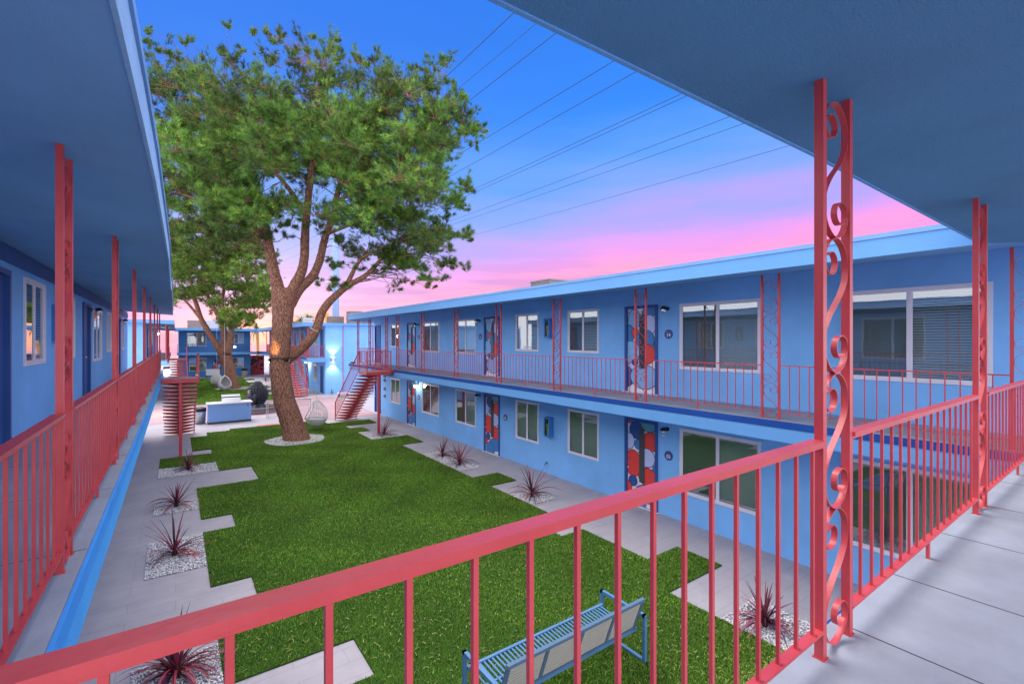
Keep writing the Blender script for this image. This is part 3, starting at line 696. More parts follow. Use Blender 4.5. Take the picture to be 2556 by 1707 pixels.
def cabinet(loc, rz, label):
    t = thing('extinguisher_cabinet', label, 'wall cabinet', loc, rz, 'blue wall cabinets')
    w, h, d = .26, .62, .19; b = MB()
    b.box(0, w, -.012, 0, 0, h); b.box(0, .015, -d, -.012, 0, h); b.box(w-.015, w, -d, -.012, 0, h); b.box(.015, w-.015, -d, -.012, 0, .015); b.box(.015, w-.015, -d, -.012, h-.015, h)
    for (x0, x1, z0, z1) in ((.015, .045, .015, h-.015), (w-.045, w-.015, .015, h-.015), (.045, w-.045, .015, .05), (.045, w-.045, h-.05, h-.015)): b.box(x0, x1, -d, -d+.01, z0, z1)
    b.build('case', [MIDB], t)
    b = MB(); b.tube([(w/2, -.1, .05), (w/2, -.1, .36)], .055, 12); b.tube([(w/2, -.1, .36), (w/2, -.1, .41)], [.05, .02], 12); b.box(w/2-.02, w/2+.05, -.13, -.08, .41, .47, 1); b.box(w/2-.035, w/2+.045, -.165, -.158, .24, .40, 2)
    b.box(w/2-.03, w/2+.03, -.162, -.156, .09, .15, 2)
    b.build('extinguisher', [WHITEP, BLACK, YEL], t)
    b = MB(); b.quad((.04, -d+.004, .04), (w-.04, -d+.004, .04), (w-.04, -d+.004, h-.04), (.04, -d+.004, h-.04)); b.build('cabinet_glass', [CLEARG], t)
cabinet((XR, 11.5, F2+1.43), RZ, 'blue extinguisher cabinet between two windows on the upper right balcony')
cabinet((XR, 11.5, 1.22), RZ, 'blue extinguisher cabinet between two windows on the right ground floor wall')
cabinet((XL, 11.25, F2+1.35), -RZ, 'blue wall cabinet on the left walkway wall behind the nearest column')
t = thing('wall_faucet', 'small dark water tap low on the right ground floor wall', 'tap', (XR, 11.55, .33), RZ)
b = MB(); b.tube([(0, 0, 0), (0, -.09, 0), (0, -.12, -.05)], .014, 8); b.build('spout', [BLACK], t); b = MB(); b.tube([(0, -.05, .0), (0, -.05, .06)], .008, 6); b.box(-.04, .04, -.056, -.044, .05, .062); b.build('handle', [BLACK], t)
t = thing('wall_ornament', 'stack of four small pointed metal reflectors beside the stairs on the ground floor wall', 'ornament', (XR, 25.9, 1.0), RZ)
for i, z in enumerate((0, .42, .9, 1.15)):
    b = MB(); b.v = [(-.11, 0, z), (.11, 0, z), (.11, 0, z+.2), (-.11, 0, z+.2), (0, -.13, z+.1)]; b.f = [(0, 1, 4), (1, 2, 4), (2, 3, 4), (3, 0, 4)]; b.m = [0]*4; b.build('reflector', [GALV], t)

def flood(loc, label, power, r=.09, col=(1, .85, .62), body=True):
    t = thing('security_light', label, 'lamp', loc, 0, 'lit security lights')
    b = MB(); b.ball((0, 0, 0), r, 12, 8); b.build('bulb_glass', [BULB], t, smooth=True)
    b = MB(); b.box(-r*.8, r*.8, -r*.8, r*.8, r*.8, r*1.7); b.build('housing', [DGREY], t)
    l = bpy.data.lights.new('lamp_light', 'POINT'); l.energy = power; l.color = col; l.shadow_soft_size = .06
    o = bpy.data.objects.new('lamp_light', l); COL.objects.link(o); o.parent = t; o.location = (0, 0, -r*2.2)
    return t
p = at(416, 929, 27.3); flood(p, 'brilliant light behind the left staircase under the walkway end', 190, .19, (1, .70, .40))
p = at(881, 914, 27.6); flood(p, 'bright light at the far end of the right balcony above the stair foot', 70, .15)
flood(at(670, 903, 48), 'small light just left of the big trunk on the far wing', 60, .09)
flood(at(763, 903, 41.3), 'small light right of the big trunk under the far right walkway', 60, .09)
flood(at(586, 866, 45.5), 'small light beside the second pine on its right', 60, .08)
flood(at(527, 895, 62.5), 'small light left of the second pine on the cross building wall', 90, .12)
flood(at(394, 833, 41), 'small yellow light on the far left wing upper walkway', 60, .08, (1, .7, .3))

# ------------------------------------------------------------------ far buildings
def far_wing(label, side, xw, xedge, xslab, y0, y1, opens, paint=True):
    b, P = wing(label, side, xw, xedge, xslab, y0, y1, opens, art=paint, depth=8)
    ed = [(xedge, y0-.25), (xedge, y1)]; fx = xw+side*8
    roof(b, P, ed, [(fx, y0-.25, soff(abs(fx-xedge)*.3)), (fx, y1, soff(abs(fx-xedge)*.3))])
    return b, P
O2 = [('door', 39.2, 40.1, 'plain'), ('win', 41.3, 42.3, ''), ('door', 44.4, 45.4, 0), ('win', 46.2, 47.6, 'mid'), ('win', 49.5, 50.8, 'mid'), ('door', 52, 53, 0), ('win', 54.3, 55.5, ''), ('win', 57.5, 58.8, ''), ('door', 60, 61, 0)]
r2, PR2 = far_wing('far right blue wing whose plain end wall carries an up and down light', 1, 9.6, 7.9, 8.22, 38.6, 66, O2)
l2, PL2 = far_wing('far left blue wing seen between the left columns, with roof corner', -1, -1.75, -.1, -.46, 39, 66, O2)
for x in (10.95, 13.4):
    b = MB(); b.box(x-.02, x+.02, 38.55, 38.598, 0, 5.6); PR2(b.build('downpipe', [CORAL], r2))
b = MB(); b.box(8.2, 9.6, 38.35, 38.6, 2.58, 2.9); PR2(b.build('slab_end', [FASCIA], r2))
# cross building
cb = thing('motel_wing', 'blue two storey cross building closing the far end of the court', 'building', (3.7, 65, 0))
def PC(o): o.location = (-3.7, -65, 0); return o
wy = 65.0
cops = [('win', 1.03, 2.89, 3.6, 5.15), ('win', 5.5, 6.7, 3.9, 5.15), ('win', 1.25, 2.89, .75, 2.25), ('win', 5.45, 6.7, 1.0, 2.25), ('door', 3.5, 4.35, 0, 2.2), ('door', 4.4, 5.2, F2, F2+2.2)]
w = MB(); xs = sorted({.25, 7.4, *[q for o in cops for q in o[1:3]]})
for xa, xb in zip(xs, xs[1:]):
    m = (xa+xb)/2; z = -.02
    for o in sorted([o for o in cops if o[1] < m < o[2]], key=lambda o: o[3]):
        if o[3] > z: w.box(xa, xb, wy, wy+.2, z, o[3])
        z = o[4]
    w.box(xa, xb, wy, wy+.2, z, 5.5)
w.box(.25, .45, wy+.2, wy+8, -.02, 5.5); w.box(7.2, 7.4, wy+.2, wy+8, -.02, 5.5)
PC(w.build('wall', [mat('deep_blue_stucco', (0.10, 0.28, 0.58), .85, .2, .5, 90, .1, .9)], cb))
for o in cops:
    opening(o[0], cb, (o[1]-3.7, 0, o[3]), '-y', o[2]-o[1], o[4]-o[3], **({} if o[0] == 'win' else dict(art=ART0 if o[3] == 0 else ART1)))
w = MB(); w.box(.1, 7.9, 63.7, wy, F2-.3, F2); PC(w.build('walkway', [FASCIA], cb))
w = MB(); w.box(-.1, 9.1, 63.1, wy+8, 5.38, 5.68); PC(w.build('roof', [FASCIA], cb))
BB = mat('blue_railing_paint', (0.06, 0.16, 0.42), .5, .3)
w = MB(); w.box(.1, 7.4, 63.72, 63.78, F2+.9, F2+.95); w.box(.1, 7.4, 63.73, 63.77, F2+.08, F2+.11); x = .15
while x < 7.35: w.box(x-.02, x+.02, 63.73, 63.77, F2+.1, F2+.9); x += .2
PC(w.build('balcony_railing', [BB], cb))
# railings, columns of the far wings (too small to show parts)
for nm, X, sgn in (('right', 8.35, 1), ('left', -.545, -1)):
    ys = [38.75, 41.6, 44.5, 47.4, 50.3, 53.2, 56.1, 59.0]
    for i, y in enumerate(ys):
        c = column((X, y, F2), pi/2, 'tiny coral column, %s from the front on the far %s wing' % (ord_(i), nm), 'columns of the far wings', lo=True)
        if i < 7:
            r = MB(); L0 = 2.9-CW; r.box(0, L0, -.025, .025, .90, .935); r.box(0, L0, -.015, .015, .1, .13); x = .1
            while x < L0: r.box(x-.008, x+.008, -.008, .008, .13, .9); x += .15
            o = r.build('railing', [CORAL]); o.location = (X, y+CW, F2); o.rotation_euler = (0, 0, pi/2); tag(o, 'coral railing after the %s column of the far %s wing' % (ord_(i), nm), 'railing', 'railings of the far wings')
r = MB(); r.box(0, 1.25, -.025, .025, .90, .935); r.box(0, 1.25, -.015, .015, .1, .13); x = .1
while x < 1.2: r.box(x-.012, x+.012, -.012, .012, .13, .9); x += .15
o = r.build('railing', [CORAL]); o.location = (8.35, 38.68, F2); tag(o, 'short coral railing across the near end of the far right walkway', 'railing', 'railings of the far wings')
# up/down light on the far right end wall
t = thing('up_down_light', 'up and down wall light glowing on the far right end wall', 'lamp', tuple(Vector((0, 0, 0))+Vector((10.15, 38.58, 2.75))))
b = MB(); b.box(-.07, .07, -.14, 0, -.16, .16, 0); b.box(-.06, .06, -.13, -.01, .161, .17, 1); b.box(-.06, .06, -.13, -.01, -.17, -.161, 1); b.build('housing', [WHITEP, BULB], t)
for sz in (1, -1):
    l = bpy.data.lights.new('beam', 'SPOT'); l.energy = 120; l.spot_size = radians(95); l.spot_blend = .6; l.color = (1, .87, .75); l.shadow_soft_size = .04
    o = bpy.data.objects.new('beam', l); COL.objects.link(o); o.parent = t; o.location = (0, -.2, sz*.2); o.rotation_euler = (pi if sz > 0 else 0, 0, 0)

# mural gate in the passage, bins
t = MB(); t.box(7.45, 9.1, 66.5, 66.55, 0, 2.4); rr = random.Random(3)
for i in range(60):
    x = rr.uniform(7.65, 8.9); z = rr.uniform(.1, 2.3); q = rr.uniform(.08, .2); t.poly([(x+q*cos(a*pi/4), 66.49-.0008*i, z+q*sin(a*pi/4)) for a in range(8)], 1 if i % 2 else 2)
tag(t.build('mural_gate', [RED, INK, RED]), 'red and black patterned gate in the passage beside the cross building', 'gate')
def bin_(loc, label, r, h, m, rim):
    t = thing('litter_bin', label, 'bin', loc, 0, 'litter bins'); b = MB(); b.lathe([(.001, 0), (r*.88, 0), (r, h*.8)], 20); b.build('body', [m], t, smooth=True)
    b = MB(); b.lathe([(r*1.03, h*.78), (r*1.04, h), (r*.8, h*1.03), (r*.75, h*.97)], 20); b.build('rim', [rim], t)
bin_((1.02, 28.9, 0), 'steel litter bin with dark lid behind the left staircase beside the counter', .26, .8, STEEL, BLACK)
bin_((6.55, 62.9, 0), 'beige litter bin with dark lid by the cross building wall', .33, .95, mat('beige_plastic', (.5, .45, .4), .7, .3), BLACK)

# ------------------------------------------------------------------ roof-top units, pole, cables
def acunit(x, y, z, w, d, h, label, m=GALV):
    t = thing('rooftop_cooler', label, 'cooler', (x, y, z), 0, 'rooftop coolers'); b = MB(); b.box(-w/2, w/2, -d/2, d/2, 0, h)
    b.build('case', [m], t); b = MB(); b.box(-w/2-.03, w/2+.03, -d/2-.03, d/2+.03, h, h+.05); b.build('lid', [m], t)
    b = MB(); k = .08
    while k < h-.08: b.box(-w/2-.012, w/2+.012, -d/2-.012, d/2+.012, k, k+.02); k += .09
    b.build('louvre', [GALV], t)
acunit(11.45, 13.3, 5.7, 1.25, 1.1, .72, 'square grey rooftop cooler on the near right roof above the eave')
for i, (x0, x1, yt, D, lab) in enumerate(((868, 902, 779, 41, 'tall brownish cooler seen above the right roof end'), (819, 855, 792, 42, 'wide cooler at the foot of the tall steel pole'), (755, 778, 795, 44, 'pale cooler just left of the big sloping branch'), (905, 932, 783, 43, 'rounded dark cooler beside the tall brownish one'), (470, 500, 801, 66, 'dark cooler at left end of the cross building roof'), (503, 545, 801, 68, 'white cooler behind the left branch of the second pine'), (730, 745, 805, 47, 'low vent box right of the big trunk'))):
    c = at((x0+x1)/2, 850, D); w = (x1-x0)/FPX*D; h = CZ+(HY-yt)/FPX*D-5.68
    acunit(c.x, c.y, 5.68, w*.95, w*.8, max(h, .3), lab, GALV if i not in (5, 2) else mat('pale_cooler', (.6, .62, .75), .6, .3))
c = at(816, 850, 46); b = MB(); b.box(c.x-.15, c.x+.15, c.y-.1, c.y+.1, 5.7, 6.95); tag(b.build('roof_flue', [YOR]), 'small orange flue box on the far roof beside the steel pole', 'flue')
c = at(838, 850, 92); b = MB(); b.tube([(c.x, c.y, 0), (c.x, c.y, 14), (c.x, c.y, 32)], [.72, .66, .42], 20); tag(b.build('transmission_pole', [POLEB], smooth=True), 'tall blue grey steel power pole rising behind the big pine', 'pole')
CAB = [((1119, 187), (1281, 34)), ((1157, 211), (1337, 60.6)), ((1165, 257), (1388, 83)), ((1121, 400), (1532, 153)), ((1104, 451), (1589, 179)), ((1124, 499), (1702, 234)), ((1138, 501), (1714, 240)), ((1068, 571), (1821, 292)), ((1090, 573.5), (1853, 310)), ((1174, 589), (1967, 365))]
CL = ['uppermost faint cable crossing the sky', 'very faint second cable from the top', 'third overhead cable from the top', 'fourth overhead cable from the top, touching the pine tip', 'fifth overhead cable, just under the fourth', 'upper cable of the close middle pair', 'lower cable of the close middle pair', 'upper cable of the lower pair', 'lower cable of the lower pair', 'lowest overhead cable, nearest to the pink cloud']
hd = Vector((sin(radians(1.5)), cos(radians(1.5)), 0))
for i, (a, c_) in enumerate(CAB):
    ht = 13.5; r2_ = ray(*c_); P1 = Vector((0, 0, CZ))+r2_*(ht/r2_.z)
    # second point: on the sight line of a, in the vertical plane through P1 along hd
    r1 = ray(*a); nrm = Vector((hd.y, -hd.x, 0)); tt = nrm.dot(P1)/nrm.dot(r1); P2 = Vector((0, 0, CZ))+r1*tt
    s = (P2-P1).length; d = (P2-P1)/s; pts = []
    for k in range(-12, 80):
        u = k*2.5; q = P1+d*u; q.z -= .00022*u*(s-u)*(1 if u < s*2 else 1); pts.append(q)
    b = MB(); b.tube(pts, .010 if i == 1 else .016, 5, caps=False); tag(b.build('overhead_cable', [WIRE]), CL[i], 'cable', 'overhead power cables')

# ------------------------------------------------------------------ gravel beds
def gravel(poly=None, rect=None, disc=None, label='', n=1400):
    if rect: x0, x1, y0, y1 = rect; A = (x1-x0)*(y1-y0); k = int(A*n); x = RNG.uniform(x0, x1, k); y = RNG.uniform(y0, y1, k)
    else:
        cx, cy, r = disc; k = int(pi*r*r*n); a = RNG.uniform(0, 2*pi, k); q = r*np.sqrt(RNG.random(k))*(1+.04*np.sin(a*5)); x = cx+q*np.cos(a); y = cy+q*np.sin(a)
    sz = RNG.uniform(.009, .019, k); zc = RNG.uniform(.008, .03, k) if rect else RNG.uniform(.03, .05, k)
    rot = RNG.uniform(0, 2*pi, k); asx = RNG.uniform(.8, 1.5, k)
    base = np.array([(1, 0, 0), (0, 1, 0), (-1, 0, 0), (0, -1, 0), (0, 0, .7), (0, 0, -.7)], float)
    V = np.repeat(base[None], k, 0)*sz[:, None, None]; V[:, :, 0] *= asx[:, None]
    c, s = np.cos(rot)[:, None], np.sin(rot)[:, None]; X = V[:, :, 0]*c-V[:, :, 1]*s; Y = V[:, :, 0]*s+V[:, :, 1]*c
    V = np.stack([X+x[:, None], Y+y[:, None], V[:, :, 2]+zc[:, None]], 2).reshape(-1, 3)
    fb = np.array([(0, 1, 4), (1, 2, 4), (2, 3, 4), (3, 0, 4), (1, 0, 5), (2, 1, 5), (3, 2, 5), (0, 3, 5)]); Fc = (fb[None]+6*np.arange(k)[:, None, None]).reshape(-1, 3)
    col = np.repeat(RNG.uniform(.6, 1.0, (k, 1))*.92*np.array([[1, .97, 1.0]]), 6, 0)
    m1 = fastmesh('gravel_bed', V, Fc, [PEBBLE, GRAVB], col)
    o = put('gravel_bed', m1); tag(o, label, 'gravel', kind='stuff')
    b = MB()
    if rect: b.quad((x0, y0, .006), (x1, y0, .006), (x1, y1, .006), (x0, y1, .006))
    else: b.poly([(cx+r*1.0*cos(2*pi*i/40), cy+r*sin(2*pi*i/40), .03) for i in range(40)])
    bb = b.build('gravel_base', [GRAVB], o)
gravel(rect=(-.45, 1.14, 18.05, 19.36), label='white gravel bed before the left stair, far end of the left row')
gravel(rect=(-.45, .49, 14.27, 15.17), label='small white gravel bed, third from the front in the left row')
gravel(rect=(-.46, .48, 10.56, 12.38), label='long white gravel bed, second from the front in the left row', n=1700)
gravel(rect=(-.46, .48, 6.79, 7.74), label='white gravel bed at the bottom edge behind the foreground rail', n=2200)
gravel(rect=(6.84, 8.38, 19.8, 20.95), label='white gravel bed below the right staircase post')
gravel(rect=(7.49, 8.35, 13.4, 16.2), label='white gravel bed holding two purple plants before the right wall')
gravel(rect=(7.49, 8.34, 9.55, 10.5), label='white gravel bed with one plant in the middle of the right path')
gravel(rect=(6.78, 7.75, 3.0, 3.95), label='white gravel bed seen through the railing at lower right', n=2200)
gravel(disc=(4.16, 21.65, 1.16), label='round white gravel ring around the big pine trunk')
gravel(disc=(4.25, 48.1, 1.5), label='round pinkish gravel ring around the second pine trunk', n=500)

# ------------------------------------------------------------------ cordyline plants
def cordyline(seed, n=46, Ln=.72, droop=1.0):
    r = random.Random(seed); V = []; Fc = []; C = []
    for i in range(n):
        a = r.uniform(0, 2*pi); el0 = r.choice([r.uniform(.9, 1.5), r.uniform(.35, 1.0), r.uniform(.1, .7)]); ln = Ln*r.uniform(.7, 1.15)*(1 if el0 > .5 else .9); w = r.uniform(.009, .0155); e = el0; bend = r.uniform(.06, .17)*droop*(1.3 if el0 < .9 else .35)
        x = y = 0; z = .03+r.uniform(0, .08); col = np.array([r.uniform(.13, .28), r.uniform(.018, .04), r.uniform(.04, .075)])
        if r.random() < .25: col = np.array([.055, .012, .03])
        K = 8
        for s in range(K+1):
            t = s/K; ww = w*(1-t)**.55*(.6+.9*min(1, t*4)) if t < 1 else .0005; nx, ny = -sin(a), cos(a); k = len(V)
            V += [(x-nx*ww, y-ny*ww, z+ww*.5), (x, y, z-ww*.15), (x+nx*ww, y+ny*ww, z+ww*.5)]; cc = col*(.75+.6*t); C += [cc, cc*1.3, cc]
            if s: Fc += [(k-3, k-2, k+1, k), (k-2, k-1, k+2, k+1)]
            x += cos(a)*cos(e)*ln/K; y += sin(a)*cos(e)*ln/K; z += sin(e)*ln/K; e -= bend; z = max(z, .03)
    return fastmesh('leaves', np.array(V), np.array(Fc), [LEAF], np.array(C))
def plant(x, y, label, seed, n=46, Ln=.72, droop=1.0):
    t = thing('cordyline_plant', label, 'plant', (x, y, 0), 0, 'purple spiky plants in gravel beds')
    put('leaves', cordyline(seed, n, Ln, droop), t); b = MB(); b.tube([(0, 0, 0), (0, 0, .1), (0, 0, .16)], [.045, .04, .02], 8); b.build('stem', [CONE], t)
plant(.33, 18.68, 'low dark purple spiky plant in the gravel before the left stair', 1, 40, .62, 1.4)
plant(.01, 14.74, 'purple spiky plant, third from the front in the left row', 2, 42, .70)
plant(-.02, 11.4, 'tall purple spiky plant, second from the front in the left row', 3, 42, .80, 1.1)
plant(.01, 7.3, 'large magenta purple plant half hidden by the foreground rail', 4, 84, .74, 1.3)
plant(7.6, 20.4, 'pale brownish spiky plant at the foot of the right stair post', 5, 44, .8)
plant(7.91, 15.37, 'left plant of the red purple pair before the right wall', 6, 44, .75)
plant(7.87, 14.02, 'right plant of the red purple pair before the right wall', 7, 44, .85)
plant(7.88, 10.04, 'single upright purple plant in the middle of the right path', 8, 46, .88)
plant(7.12, 3.46, 'dark purple plant seen between balusters at lower right', 9, 60, .62, 1.3)
for i, (x, y) in enumerate(((7.9, 43.5), (7.9, 48.5), (7.6, 54.5))): plant(x, y, ['tiny red plant nearest beside the far lawn', 'tiny red plant in the middle of the far path', 'tiny red plant farthest along the far path'][i], 20+i, 36, .8)
t = thing('agave_plant', 'small grey green plant at the foot of the far right end wall', 'plant', (9.95, 38.1, 0)); me = cordyline(31, 30, .5, .4); me.materials[0] = PALM; put('leaves', me, t)

# ------------------------------------------------------------------ bench seen from behind
t = thing('garden_bench', 'blue metal bench with beige panelled back on the lawn below the railing', 'bench', (3.9, 4.36, 0.02))
ax0, ax1 = -1.16, 1.13; yb, yf = -.36, .40
for x in (ax0, ax1):
    b = MB(); q = .022
    b.bar((x, yf, 0), (x, yf, .63), .045, .045); b.bar((x, yb, 0), (x, yb, .63), .045, .045); b.bar((x, yb-.02, .61), (x, yf+.02, .61), .045, .04); b.bar((x, yb+.022, .02), (x, yf-.022, .02), .045, .035); b.build('end_frame', [BENCHB], t)
b = MB(); b.bar((ax0+.02, yf-.03, .43), (ax1-.02, yf-.03, .43), .04, .04); b.bar((ax0+.02, yb+.12, .40), (ax1-.02, yb+.12, .40), .04, .04); x = ax0+.06
while x < ax1-.04: b.bar((x, yf-.05, .435), (x, yb+.14, .405), .022, .012); x += .058
b.bar((ax0+.02, .05, .405), (ax1-.02, .05, .405), .03, .02)
b.build('seat', [BENCHB], t)
b = MB(); B0 = Vector((0, yb+.13, .42)); B1 = Vector((0, yb-.03, .86)); dv = B1-B0
def bp(x, u, off=0): return (x, B0.y+dv.y*u+off, B0.z+dv.z*u)
b.bar(bp(ax0+.05, 1), bp(ax1-.05, 1), .05, .035); b.bar(bp(ax0+.05, 0), bp(ax1-.05, 0), .045, .035)
xs_ = [ax0+.07+(ax1-ax0-.14)*k/4 for k in range(5)]
for x in xs_: b.bar(bp(x, .02), bp(x, .98), .05, .03, up=(0, 1, 0))
b.build('backrest_frame', [mat('bench_steel', (0.10, 0.17, 0.27), .4, .45, .05, 40, .1, 3)], t)
for k in range(4):
    b = MB(); xa, xb = xs_[k]+.03, xs_[k+1]-.03; nsl = 9
    for j in range(nsl):
        u0 = .05+.9*j/nsl; u1 = .05+.9*(j+1)/nsl-.012; p = [bp(xa, u0, -.008), bp(xb, u0, -.008), bp(xb, u0, .008), bp(xa, u0, .008), bp(xa, u1, -.008), bp(xb, u1, -.008), bp(xb, u1, .008), bp(xa, u1, .008)]; b.hexa(p)
    b.build('back_panel', [PANEL], t)

# ------------------------------------------------------------------ counter, grill, handrail, statue
t = thing('barbecue_counter', 'light blue stucco barbecue counter with pale stone top', 'counter', (2.3, 28.3, 0))
b = MB(); b.box(-.96, .96, 0, .85, .10, .98); b.build('body', [COUNTB], t); b = MB(); b.box(-.97, .97, -.004, .8, 0, .10); b.build('plinth', [DGREY], t)
b = MB(); b.box(-1.03, 1.03, -.07, .92, .98, 1.035); b.build('top', [mat('pale_stone', (.6, .58, .62), .5, .4, .1, 30, .1, 3)], t)
b = MB(); b.box(.76, .84, -.012, 0, .80, .90); b.build('socket', [GALV], t)
t = thing('gas_grill', 'stainless steel grill hood standing on the blue counter', 'grill', (2.38, 28.85, 1.035))
b = MB(); b.v = [(-.42, -.3, 0), (.42, -.3, 0), (.42, .3, 0), (-.42, .3, 0), (-.42, -.25, .25), (.42, -.25, .25), (.42, .28, .36), (-.42, .28, .36)]; b.f = [(3, 2, 1, 0), (4, 5, 6, 7), (0, 1, 5, 4), (1, 2, 6, 5), (2, 3, 7, 6), (3, 0, 4, 7)]; b.m = [0]*6; b.build('hood', [STEEL], t)
b = MB(); b.tube([(-.34, -.34, .2), (.34, -.34, .2)], .012, 8); b.box(-.34, -.32, -.34, -.26, .19, .21); b.box(.32, .34, -.34, -.26, .19, .21); b.build('handle', [STEEL], t); b = MB(); b.box(-.44, .44, -.27, -.23, .24, .29); b.build('vent', [BLACK], t)
t = thing('glass_barrier', 'low steel handrail with clear panels in front of the fountain', 'handrail', (5.2, 28.85, 0))
b = MB(); b.bar((-1.16, 0, .9), (1.16, 0, .9), .05, .05)
for x in (-1.14, -1.06, 1.14): b.bar((x, 0, 0), (x, 0, .88), .035, .035)
b.bar((-1.1, 0, .06), (1.1, 0, .06), .02, .03); b.build('frame', [STEEL], t)
b = MB(); b.quad((-1.04, .0, .09), (1.1, .0, .09), (1.1, .0, .85), (-1.04, .0, .85)); b.build('glass_panel', [CLEARG], t)

fx, fy = 3.95, 31.6
t = thing('fountain_basin', 'round dark stone fountain basin under the head statue', 'fountain', (fx, fy, 0))
b = MB(); b.lathe([(1.05, 0), (1.12, .05), (1.1, .22), (1.2, .28), (1.2, .36), (1.08, .36), (1.02, .27), (.001, .25)], 40); b.build('basin', [BASIN], t, smooth=False)
b = MB(); b.poly([(1.03*cos(2*pi*i/32), 1.03*sin(2*pi*i/32), .30) for i in range(32)]); b.build('water', [mat('dark_water', (.02, .03, .05), .05, .6)], t)
# statue head: face turned left, beaded hair to the right and back
t = thing('head_statue', 'large dark statue of a serene head with beaded hair in the fountain', 'statue', (fx, fy, .22), radians(158)); t.scale = (.95, .95, .90)
b = MB(); nU, nV = 44, 34; hz = .84
def headpt(u, v):      # u around (0 = face, +x local), v from 0 bottom to 1 top
    a = 2*pi*u; ph = pi*(v-.5); r = max(0, cos(ph))**.8; x = cos(a)*r*.60; y = sin(a)*r*.50; z = sin(ph)*.78
    if z < 0: k = 1+z*.46; x *= k; y *= k
    f = max(0, cos(a))**3*r
    x += .13*f*math.exp(-((z+.10)/.12)**2)*(1 if abs(sin(a)) < .22 else .15)       # nose
    x += .05*f*math.exp(-((z+.36)/.06)**2)*(1 if abs(sin(a)) < .3 else 0)          # lips
    x -= .07*f*math.exp(-((z-.06)/.07)**2)*(1 if .2 < abs(sin(a)) < .6 else 0)     # eye sockets
    x += .05*f*math.exp(-((z+.58)/.10)**2)                                         # chin
    return Vector((x, y, z+hz))
for j in range(nV+1):
    for i in range(nU): b.v.append(tuple(headpt(i/nU, .01+.98*j/nV)))
for j in range(nV):
    for i in range(nU): a = j*nU+i; c = j*nU+(i+1) % nU; b.f.append((a, c, c+nU, a+nU)); b.m.append(0)
b.build('head', [STATUE], t, smooth=True)
b = MB(); b.lathe([(.52, .02), (.46, .10), (.34, .2), (.30, .42), (.33, .6)], 24, 0, (-.10, 0, 0)); b.build('neck', [STATUE], t, smooth=True)
b = MB(); hr = random.Random(4)
for j in range(14):
    ph = radians(-42+j*9.2); zc = sin(ph)*.78; r = max(0, cos(ph))**.8; n = max(3, int(2*pi*r*.56/.135))
    for i in range(n):
        a = 2*pi*(i+.5*(j % 2))/n
        if (cos(a) > (.45 if zc > .12 else .12)) and zc < .42: continue
        k = 1+(zc*.46 if zc < 0 else 0); q = Vector((cos(a)*r*.62*k, sin(a)*r*.52*k, zc)); o2 = q.normalized()*.05
        b.tube([q+Vector((0, 0, hz))-o2*.6, q+Vector((0, 0, hz))+o2*.5, q+Vector((0, 0, hz))+o2*1.1], [.066, .058, .012], 8)
for j in range(3):
    ph = radians(5+j*28); r = cos(ph)*.24; n = max(3, int(2*pi*r/.12))
    for i in range(n): b.ball((cos(2*pi*i/n)*r-.02, sin(2*pi*i/n)*r, hz+.74+sin(ph)*.2), .062, 7, 5)
b.ball((-.02, 0, hz+.76), .2, 12, 8)
b.build('beaded_hair', [STATUE], t, smooth=True)
for s_ in (1, -1):
    b = MB(); b.tube([(0, s_*.49, hz+.16), (-.03, s_*.54, hz+.07), (-.03, s_*.54, hz-.14), (0, s_*.50, hz-.40), (.02, s_*.46, hz-.55)], [.06, .085, .07, .06, .03], 10); b.build('ear', [STATUE], t, smooth=True)
t = thing('garden_sofa', 'small low white bench at the foot of the far right end wall', 'seat', (10.4, 36.6, 0))
b = MB(); b.box(-.4, .4, -.2, .2, .22, .3); b.build('seat', [WHITEP], t)
for x in (-.32, .32): b = MB(); b.box(x-.04, x+.04, -.16, .16, 0, .22); b.build('leg', [DGREY], t)
t = thing('lounge_table', 'white tabletop seen against the cross building wall', 'table', (3.4, 62.6, 0))
b = MB(); b.box(-.65, .65, -.1, .1, .35, 1.05); b.build('panel', [WHITEP], t)
for x in (-.6, .6): b = MB(); b.box(x-.04, x+.04, -.04, .04, 0, .35); b.build('leg', [DGREY], t)

